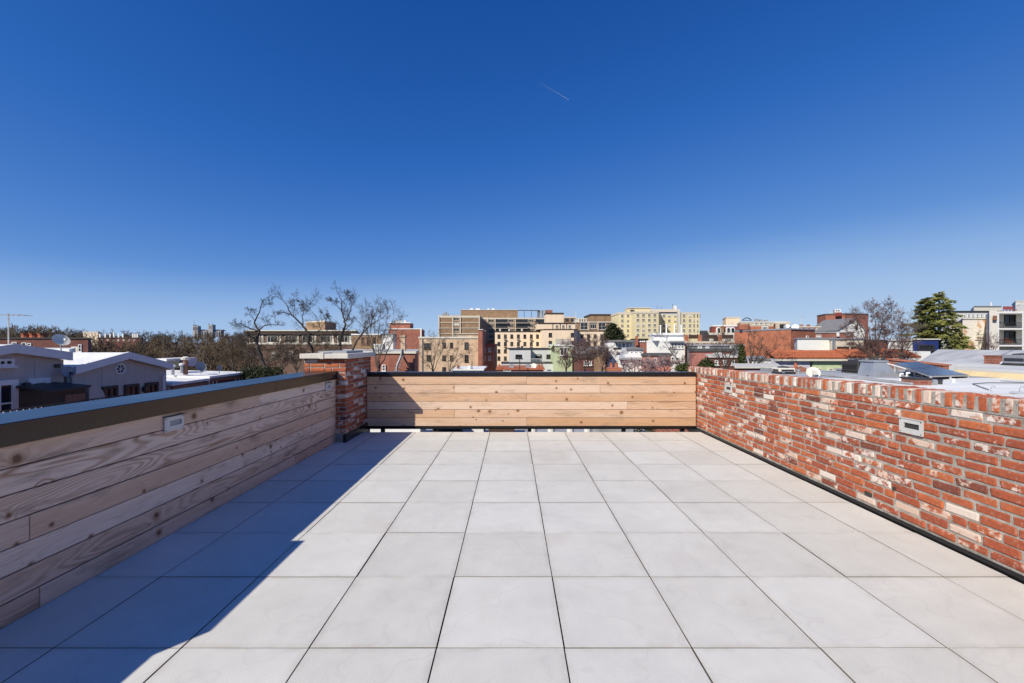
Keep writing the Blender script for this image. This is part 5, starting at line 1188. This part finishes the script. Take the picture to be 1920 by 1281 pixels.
# silver sloped parapet roof behind
t = thing('silver_roof_house', (20, 16, GZ-1), 'rowhouse with silver coated sloping roof at the right edge', 'house')
mb = MB(); mb.box((17.4, 6, GZ-1), (25, 18.2, 0.45)); part('wall', mb, M['grey_stucco'], t)
mb = MB(); mb.slab([(17.3, 6, 0.55), (17.3, 17.9, 0.55), (18.8, 18.4, 1.19), (18.8, 6, 1.19)], 0.12); mb.box((18.8, 6, 0.451), (25, 18.2, 1.16)); part('roof', mb, M['silver_roof'], t)
for y in (8.5, 10.2, 12, 13.8, 15.6): mb = MB(); mb.slab([(17.28, y, 0.562), (17.28, y+.06, 0.562), (18.8, y+.06, 1.203), (18.8, y, 1.203)], 0.03); part('roof_seam', mb, M['galv'], t)
def ac_unit(label, c, s, mat='galv', rz=0.0):
    c = Vector(c); t = thing('condenser', c, label, 'condenser', 'rooftop condensers'); t.rotation_euler = (0, 0, rz); w, d, h = s
    mb = MB(); mb.bbox((-w/2, -d/2, 0.06), (w/2, d/2, h), 0.02); link('casing', mb.mesh('casing', M[mat]), t)
    mb = MB(); 
    for k in range(9): z = 0.14+k*(h-0.24)/9; mb.box((-w/2+.06, -d/2-.012, z), (w/2-.06, -d/2-.001, z+(h-.24)/9*0.5)); mb.box((-w/2-.012, -d/2+.06, z), (-w/2-.001, d/2-.06, z+(h-.24)/9*0.5))
    link('grille', mb.mesh('grille', M['dark']), t)
    mb = MB(); mb.lathe((0, 0, h-0.001), [(min(w, d)*.42, 0), (min(w, d)*.42, .03), (min(w, d)*.1, .05)], 16); link('fan_guard', mb.mesh('fan_guard', M['dark']), t)
    for sx in (-w/2, w/2-.08): mb = MB(); mb.box((sx, -d/2, 0), (sx+.08, d/2, .06)); link('foot', mb.mesh('foot', M['dark']), t)
ac_unit('large grey condenser unit at the right edge of the roofs', (16.15, 13.15, 0.75), (0.75, 0.6, 0.34), 'galv', 0.1)
ac_unit('dark condenser box left of the silver vent housing', (PX(1613, 13.4), 13.4, RZ), (0.75, 0.6, 0.38), 'dark', 0.1)
ac_unit('pale condenser with black grille near the brick wall', (PX(1469, 13.1), 13.1, RZ), (0.5, 0.4, 0.19), 'ivory', 0.0)
c = P(1861, 686, 12.6); t = thing('chimney', (16.55, 14.15, 0.75), 'square red brick chimney beside the large grey condenser', 'chimney', 'chimneys on the roofs')
mb = MB(); mb.box((16.3, 13.9, 0.75), (16.8, 14.4, 1.00)); part('stack', mb, M['redbrick'], t); mb = MB(); mb.box((16.28, 13.88, 1.001), (16.82, 14.42, 1.045)); part('crown_course', mb, M['redbrick'], t)
mb = MB(); mb.lathe((16.25, 13.65, 0.75), [(0.2, 0), (0.19, 0.06), (0.14, 0.12), (0.05, 0.15)], 14); solo('roof_dome', mb, M['white'], 'white domed roof vent beside the square brick chimney', 'vent', smooth=True)
# solar panel on legs
m = NT('solar_cells'); g = m.node('ShaderNodeTexCoord').outputs['Object']; sp = m.node('ShaderNodeSeparateXYZ', {0: g})
ln = m.math('MAXIMUM', m.math('GREATER_THAN', m.math('FRACT', m.math('MULTIPLY', sp.outputs[0], 6.2)), 0.9), m.math('GREATER_THAN', m.math('FRACT', m.math('MULTIPLY', sp.outputs[1], 6.2)), 0.93))
M['solar'] = m.out(m.mix(ln, (0.012,0.03,0.12), (0.16,0.2,0.30)), 0.18)
t = thing('solar_panel', (13.0, 13.0, RZ), 'dark blue tilted solar panel array on metal legs beyond the brick wall', 'solar panel')
pa, pb, pc_, pd = P(1678, 681, 13.2), P(1745, 704, 10.6), P(1815, 702.5, 11.6), P(1719, 678, 14.2)
def panel_tile(u0, u1, v0, v1):
    f = lambda u, v: pa.lerp(pb, u).lerp(pd.lerp(pc_, u), v)
    return [f(u0, v0), f(u1, v0), f(u1, v1), f(u0, v1)]
for i in range(2):
    for j in range(3):
        mb = MB(); mb.slab(panel_tile(i/2+.006, (i+1)/2-.006, j/3+.004, (j+1)/3-.004), 0.035); q = part('panel', mb, M['solar'], t)
for (a, b) in ((pa, pb), (pb, pc_), (pc_, pd), (pd, pa)): mb = MB(); mb.tube([a-Vector((0, 0, .03)), b-Vector((0, 0, .03))], 0.025, 4); part('frame', mb, M['galv'], t)
for q in (pa, pb, pc_, pd, pa.lerp(pd, .5), pb.lerp(pc_, .5)): mb = MB(); mb.tube([(q.x, q.y, RZ-0.002), q-Vector((0, 0, .04))], 0.03, 5); part('leg', mb, M['galv'], t)
# clutter between the wall and the panel
t = thing('low_brick_wall', (14.5, 16, RZ), 'low red brick divider wall behind the solar panel', 'wall')
mb = MB(); mb.slab([(14.2, 15.75, RZ), (14.2, 13.74, RZ), (14.2, 13.74, RZ+0.22), (14.2, 15.75, RZ+0.34)], 0.2, d=Vector((1, 0, 0))); part('masonry', mb, M['redbrick'], t); mb = MB(); mb.slab([(14.15, 15.8, RZ+0.38), (14.15, 13.7, RZ+0.26), (14.45, 13.7, RZ+0.26), (14.45, 15.8, RZ+0.38)], 0.038); part('coping', mb, M['orangebrick'], t)
t = thing('vent_housing', (PX(1642, 12.2), 12.2, RZ), 'lumpy silver sheet metal vent housing left of the solar panel', 'vent'); c = Vector((PX(1642, 12.2), 12.2, RZ))
mb = MB(); mb.add([c+Vector(q) for q in ((-.3,-.25,0),(.45,-.25,0),(.45,.3,0),(-.3,.3,0),(-.22,-.2,.42),(.12,-.2,.42),(.12,.25,.42),(-.22,.25,.42))], [(0,1,5,4),(1,2,6,5),(2,3,7,6),(3,0,4,7),(4,5,6,7)]); part('housing', mb, M['galv'], t); mb = MB(); mb.box(c+Vector((-.27, -.23, .42)), c+Vector((.17, .28, .46))); part('lid', mb, M['galv'], t)
for i, (x, y, lab) in enumerate(((PX(1688, 10.3), 10.3, 'first of two white pipe stands before the solar panel'), (PX(1700, 10.6), 10.6, 'second of two white pipe stands before the solar panel'))):
    mb = MB(); mb.tube([(x, y, RZ), (x, y, RZ+.2)], 0.016, 6); mb.tube([(x, y, RZ+.2), (x+.07, y, RZ+.2)], 0.024, 6); mb.lathe((x, y, RZ), [(.05, 0), (.02, .03)], 8); solo('pipe_stand', mb, M['white'], lab, 'pipe', 'white pipe stands')
t = thing('pipe_rack', (PX(1690, 12.6), 12.6, RZ), 'white angled pipe rack beside the solar panel', 'pipe rack')
for k in range(3):
    a = Vector((PX(1675, 12.6), 12.9-k*.22, RZ+.36-k*.05)); b = Vector((PX(1728, 11.8), 12.2-k*.2, RZ+.16-k*.03)); mb = MB(); mb.tube([a, b], 0.018, 5); part('pipe', mb, M['white'], t)
    mb = MB(); mb.tube([(a.x, a.y, RZ), a], .02, 4); mb.tube([(b.x, b.y, RZ), b], .02, 4); part('support', mb, M['galv'], t)
c = Vector((PX(1719, 9.6), 9.6, RZ)); t = thing('chimney', c, 'squat open brick chimney in front of the solar panel', 'chimney', 'chimneys on the roofs'); mb = MB(); mb.box(c-Vector((.17, .15, 0)), c+Vector((.19, .2, .13))); part('stack', mb, M['redbrick'], t); mb = MB(); mb.box(c+Vector((-.19, -.17, .131)), c+Vector((.21, .22, .17))); part('rain_cap', mb, M['dark'], t)
c = Vector((PX(1741, 9.6), 9.6, RZ)); mb = MB(); mb.bbox(c-Vector((.1, .1, 0)), c+Vector((.12, .12, .13)), .015); solo('roof_curb', mb, M['galv'], 'small silver box curb beside the squat brick chimney', 'curb')
c = Vector((PX(1763, 9.7), 9.7, RZ)); mb = MB(); mb.lathe(c, [(.04, 0), (.04, .08), (.046, .08), (.046, .11)], 10); solo('vent_pipe', mb, M['dark'], 'short dark pipe stub at the near edge of the white roof', 'vent', 'roof vent pipes')
c = Vector((PX(1788, 10.1), 10.1, RZ)); mb = MB(); mb.lathe(c, [(.035, 0), (.035, .07), (.05, .07), (.05, .1)], 10); solo('vent_pipe', mb, M['white'], 'short white capped pipe on the white roof in front of the panel corner', 'vent', 'roof vent pipes')
for i, x in enumerate((1858, 1912)):
    c = Vector((PX(x, 8.2), 8.2, RZ)); mb = MB(); mb.tube([c, c+Vector((0, 0, .08)), c+Vector((.02, 0, .105)), c+Vector((.07, 0, .105)), c+Vector((.085, 0, .085))], .006, 5); solo('conduit_hook', mb, M['grey_metal'], ['curved grey conduit on the white roof, the left one of two', 'curved grey conduit on the white roof near the right edge'][i], 'conduit', 'curved conduits')
dish('oval grey satellite dish just above the brick wall', (PX(1525, 12), 12, RZ+0.115), 0.19, 0.115, (-0.35, -0.75, 0.62), 'ivory')
chimney('red brick chimney with one pot behind the oval satellite dish', 1489, 1507, 681, 700, 13.9, 'redbrick', 1, base=RZ)
c = P(1490, 698, 15.5); 
for i, (px, lab) in enumerate(((1481, 'small round white roof vent left of the pot chimney'), (1497, 'small round silver roof vent before the pot chimney'))):
    mb = MB(); q = Vector((PX(px, 13.2), 13.2, RZ)); mb.lathe(q, [(.035, 0), (.035, .06), (.06, .07), (.065, .11), (.03, .14)], 10); solo('roof_vent', mb, M['white' if i == 0 else 'galv'], lab, 'vent', 'small round roof vents')
mb = MB(); q = Vector((PX(1447, 13.6), 13.6, RZ)); mb.add([q+Vector(v)*.55 for v in ((-.2,0,0),(.9,0,0),(.9,.8,0),(-.2,.8,0),(-.2,0,.25),(.9,0,.12),(.9,.8,.12),(-.2,.8,.25))], [(0,1,5,4),(1,2,6,5),(2,3,7,6),(3,0,4,7),(4,5,6,7)]); solo('skylight', mb, M['galv'], 'sloped silver skylight box at the far end of the neighbour roof', 'skylight')

# ------------------------------------------------------------------ near trees
def gnd(px, Y): return (PX(px, Y), Y, hill(PX(px, Y), Y))
limb_tree('bare tree with crooked dark limbs left of the pillar', gnd(505, 34), [
    ([(508, 1000), (504, 730), (501, 708), (497, 690), (490, 673), (483, 649), (480, 640), (484, 627), (486, 619), (480, 612), (478, 602), (486, 587), (490, 571), (497, 560)], 0.34, 0.03, 1.0),
    ([(480, 640), (473, 632), (461, 628), (450, 635)], 0.11, 0.03, -1.2), ([(486, 621), (468, 616), (457, 611), (447, 607)], 0.13, 0.03, -.6),
    ([(486, 618), (497, 610), (507, 608), (519, 610)], 0.11, 0.03, .8), ([(478, 602), (468, 590), (470, 583)], 0.06, 0.02, -.8), ([(488, 578), (500, 570), (507, 566)], 0.06, 0.02, .5),
    ([(497, 690), (508, 677), (526, 671), (550, 665)], 0.14, 0.03, -1.5), ([(508, 677), (531, 659), (544, 643)], 0.10, 0.03, 1.0), ([(490, 673), (478, 668), (462, 660)], 0.1, 0.03, 1.0)], 34, 'bark_dark', 1, 0.3, tw=1.0)
limb_tree('bare tree arching left behind the pillar', gnd(590, 36), [
    ([(592, 1000), (588, 680), (585, 656), (578, 641), (580, 627), (568, 612), (556, 599), (546, 590), (540, 577), (528, 558)], 0.32, 0.03, -1.0),
    ([(556, 599), (549, 585), (553, 572), (550, 562)], 0.08, 0.02, .8), ([(568, 612), (566, 592), (571, 579), (585, 566)], 0.11, 0.02, .8), ([(580, 627), (603, 618), (595, 599), (584, 582)], 0.11, 0.02, -.8),
    ([(546, 590), (533, 585), (521, 590)], 0.07, 0.02, -.6), ([(571, 579), (563, 567)], 0.05, 0.02, -.6), ([(603, 612), (612, 600), (608, 590)], 0.06, 0.02, .7), ([(588, 670), (560, 668), (540, 660), (520, 662)], 0.12, 0.03, 1.0)], 36, 'bark_dark', 2, 0.3, tw=1.0)
limb_tree('tall bare tree rising right above the pillar', gnd(638, 37), [
    ([(637, 1000), (638, 680), (638, 655), (640, 634), (648, 610), (646, 599), (640, 581), (641, 563), (632, 547)], 0.32, 0.03, .8),
    ([(648, 603), (655, 587), (660, 573), (667, 563)], 0.13, 0.02, -.8), ([(646, 620), (660, 606), (655, 592)], 0.09, 0.02, .9), ([(640, 581), (628, 570), (622, 562)], 0.07, 0.02, -.6), ([(641, 567), (652, 556), (656, 552)], 0.06, 0.02, .6), ([(638, 640), (626, 628), (620, 612)], 0.08, 0.02, -.9)], 37, 'bark_dark', 3, 0.3, tw=1.0)
limb_tree('bare tree leaning right between the pillar and the far parapet', gnd(656, 35), [
    ([(650, 1000), (656, 690), (662, 654), (670, 637), (681, 623), (696, 609), (710, 601), (713, 591)], 0.26, 0.03, .8),
    ([(681, 623), (684, 606), (680, 594)], 0.08, 0.02, .9), ([(696, 609), (698, 596), (704, 588)], 0.07, 0.02, -.8), ([(670, 637), (690, 634), (708, 628)], 0.08, 0.02, -.9)], 35, 'bark_dark', 4, 0.26, tw=1.0)
def fan_tree(label, px, Y, tops, mat, seed, r=0.09, twig=None, tw=0.8, maxlev=3, kids=(4, 6), by=697):
    rg = random.Random(seed); L = []
    for i, (tx, ty) in enumerate(tops):
        sx = px + rg.uniform(-2, 2)
        L.append(([(px, 900), (sx, by), (px+(tx-px)*0.35+rg.uniform(-2, 2), by+(ty-by)*0.4), (px+(tx-px)*0.75+rg.uniform(-2, 2), by+(ty-by)*0.75), (tx, ty)], r*rg.uniform(.8, 1.2), 0.015, rg.uniform(-1.2, 1.2)))
    return limb_tree(label, gnd(px, Y), L, Y, mat, seed, r, tw=tw, maxlev=maxlev, twig=twig, kids=kids)
for i, (px_, Y_, top_, lab_) in enumerate(((438, 52, 640, 'dense brown bare tree right of the left flat roofs'), (468, 58, 640, 'dense brown bare tree under the left end of the ribbon window building'), (528, 50, 646, 'dense brown bare tree between the crooked and the arching bare trees'), (556, 60, 640, 'dense brown bare tree just left of the pillar'), (612, 56, 640, 'dense brown bare tree rising behind the pillar cap'))):
    fan_tree(lab_, px_, Y_, [(px_-26, top_+14), (px_-14, top_+3), (px_-3, top_-2), (px_+9, top_+1), (px_+21, top_+9), (px_+28, top_+20)], 'bark', 60+i, 0.12, 'woods', 1.0, 4, (4, 6))
fan_tree('many stemmed bare tree in front of the red brick building', 709, 27, [(679, 592), (690, 586), (701, 584), (714, 582), (727, 584), (738, 590), (748, 612)], 'bark', 5, 0.075, tw=0.5)
fan_tree('pale bare tree before the left windows of the tan apartments', 811, 34, [(797, 650), (806, 634), (816, 636), (826, 632), (834, 644), (790, 668)], 'bark_pale', 6, 0.09, tw=0.5)
fan_tree('pale bare tree before the right windows of the tan apartments', 843, 36, [(838, 655), (852, 660), (862, 650), (877, 654), (888, 664)], 'bark_pale', 7, 0.08, tw=0.5)
fan_tree('brown bare tree hiding the left half of the brown brick house', 1062, 38, [(1048, 664), (1056, 656), (1066, 652), (1076, 656), (1084, 662)], 'bark_red', 8, 0.09, tw=0.9, maxlev=4, kids=(4, 5))
fan_tree('brown bare tree in front of the peach hotel right wing', 1096, 42, [(1082, 655), (1092, 648), (1102, 646), (1112, 650), (1120, 656)], 'bark_red', 9, 0.09, tw=0.9, maxlev=4, kids=(4, 5))
fan_tree('brown bare tree just left of the white houses', 1128, 40, [(1114, 660), (1122, 650), (1132, 650), (1142, 660), (1150, 668)], 'bark_red', 10, 0.09, tw=0.9, maxlev=4, kids=(4, 5))
fan_tree('pinkish budding tree below the white dormer house', 1190, 30, [(1170, 688), (1180, 685), (1192, 684), (1204, 685), (1214, 687)], 'bark_red', 11, 0.07, 'blossom', 1.25, 4, (4, 6), by=704)
fan_tree('pinkish budding tree below the tall white house', 1245, 30, [(1222, 686), (1232, 683), (1245, 680), (1256, 682), (1268, 686)], 'bark_red', 12, 0.07, 'blossom', 1.25, 4, (4, 6), by=704)
fan_tree('slender bare tree leaning left across the tall white house', 1283, 36, [(1238, 632), (1252, 650), (1262, 656), (1288, 640), (1296, 652)], 'bark_dark', 13, 0.07, tw=0.4)
fan_tree('dark bare tree before the pink brick wall', 1362, 32, [(1338, 648), (1350, 640), (1362, 642), (1374, 648), (1384, 656)], 'bark_dark', 14, 0.11, tw=0.85)
fan_tree('dark bare tree before the large orange brick wall', 1408, 31, [(1392, 650), (1404, 632), (1414, 640), (1428, 648), (1444, 656), (1464, 645)], 'bark_dark', 15, 0.12, tw=0.8)
fan_tree('big spreading bare tree in front of the red tiled roofs', 1644, 31, [(1594, 616), (1606, 602), (1622, 593), (1638, 588), (1656, 586), (1670, 594), (1684, 606), (1600, 638), (1694, 622)], 'bark', 16, 0.13, 'bark_red', 0.55, 4, (4, 6), by=690)
fan_tree('bare tree with forked stems left of the conifer', 1688, 32, [(1680, 622), (1692, 604), (1704, 596), (1714, 606), (1722, 622)], 'bark', 17, 0.1, tw=0.5, by=690)
fan_tree('small reddish bare tree before the balcony building', 1862, 40, [(1846, 640), (1856, 634), (1866, 634), (1876, 642)], 'bark_red', 18, 0.06, tw=0.6, by=668)
fan_tree('small bare tree in front of the peeling wall', 1838, 44, [(1826, 648), (1834, 628), (1844, 640)], 'bark', 19, 0.06, tw=0.5, by=668)
bare_tree('round crowned bare tree on the skyline behind the left chimney', gnd(55, 95), PZ(589, 95)-gnd(55, 95)[2], 'bark_dark', 22, maxlev=5, kids=(3, 5), rmin=0.02, spread=0.8)

# evergreens
def B(px, py, Y, r): return (P(px, py, Y), r)
evergreen('evergreen_tree', 'dark evergreen tree standing left of the pale yellow building', gnd(1150, 88), [B(1148, 619, 88, 1.5), B(1143, 630, 87.5, 1.5), B(1155, 628, 88.5, 1.6), B(1164, 634, 88, 1.2), B(1140, 640, 88, 1.3), B(1152, 640, 87.5, 1.7), B(1162, 643, 88, 1.2), B(1148, 613, 88, .8)], 9000, 0.2, 'evergreen', 31, 0.2)
evergreen('evergreen_shrub', 'broad dark evergreen shrub under the crooked bare tree', gnd(490, 31), [B(462, 700, 31, .55), B(480, 698, 31.5, .6), B(498, 700, 31, .6), B(514, 697, 31.3, .65), B(472, 708, 30.8, .8), B(497, 709, 30.7, .8), B(518, 707, 31, .8), B(450, 709, 31, .6)], 3600, 0.085, 'evergreen', 32, 0.1)
evergreen('evergreen_shrub', 'yellow green shrub top showing above the brick wall corner', gnd(1324, 27), [B(1324, 680, 27, .34), B(1318, 688, 27, .4), B(1331, 687, 27, .42), B(1325, 694, 27, .5)], 2200, 0.07, 'shrubgreen', 33, 0.06)
evergreen('evergreen_shrub', 'green shrub at the far end of the cedar parapet', gnd(1281, 24), [B(1276, 692, 24, .3), B(1284, 690, 24, .3), B(1290, 693, 24, .25)], 1500, 0.06, 'shrubgreen', 34, 0.06)
evergreen('ivy_column', 'ivy covered tree trunk before the orange brick building', gnd(1391, 30.5), [B(1391, 650+6*k, 30.5, .22+.02*k) for k in range(8)], 2200, 0.07, 'shrubgreen', 35, 0.1)
evergreen('evergreen_shrub', 'green shrub under the right end of the far parapet', (2.6, 9.6, -0.58), [((2.45, 9.3, -.42), .2), ((2.8, 9.35, -.42), .2), ((3.05, 9.3, -.42), .18)], 900, 0.03, 'shrubgreen', 36, 0.02)
bx = PX(1758, 44); conifer('tall green cedar with drooping layered boughs at the right', (bx, 44, GZ), PZ(548, 44)-GZ, 4.4, 'cedar', 41, 95, 0.38, 0.10, 120, 0.32, 0.62)
bx = PX(1733, 45); conifer('darker pine with rounded top touching the cedar', (bx, 45, GZ), PZ(560, 45)-GZ, 2.0, 'pine', 42, 90, 0.45, 0.04, 95, 0.30, 0.42)
conifer('small green conifer low beside the peeling wall', (PX(1795, 46), 46, GZ), PZ(618, 46)-GZ, 2.0, 'cedar', 43, 60, 0.5, 0.14, 50, 0.34, 0.7)

# contrail
mb = MB(); a, b = P(1012, 155, 6000), P(1066, 187, 6000); mb.tube([a, a.lerp(b, .5), b], [0.25, 0.6, 1.1], 6)
solo('contrail', mb, M['white'], 'short thin white contrail high in the blue sky', 'contrail')
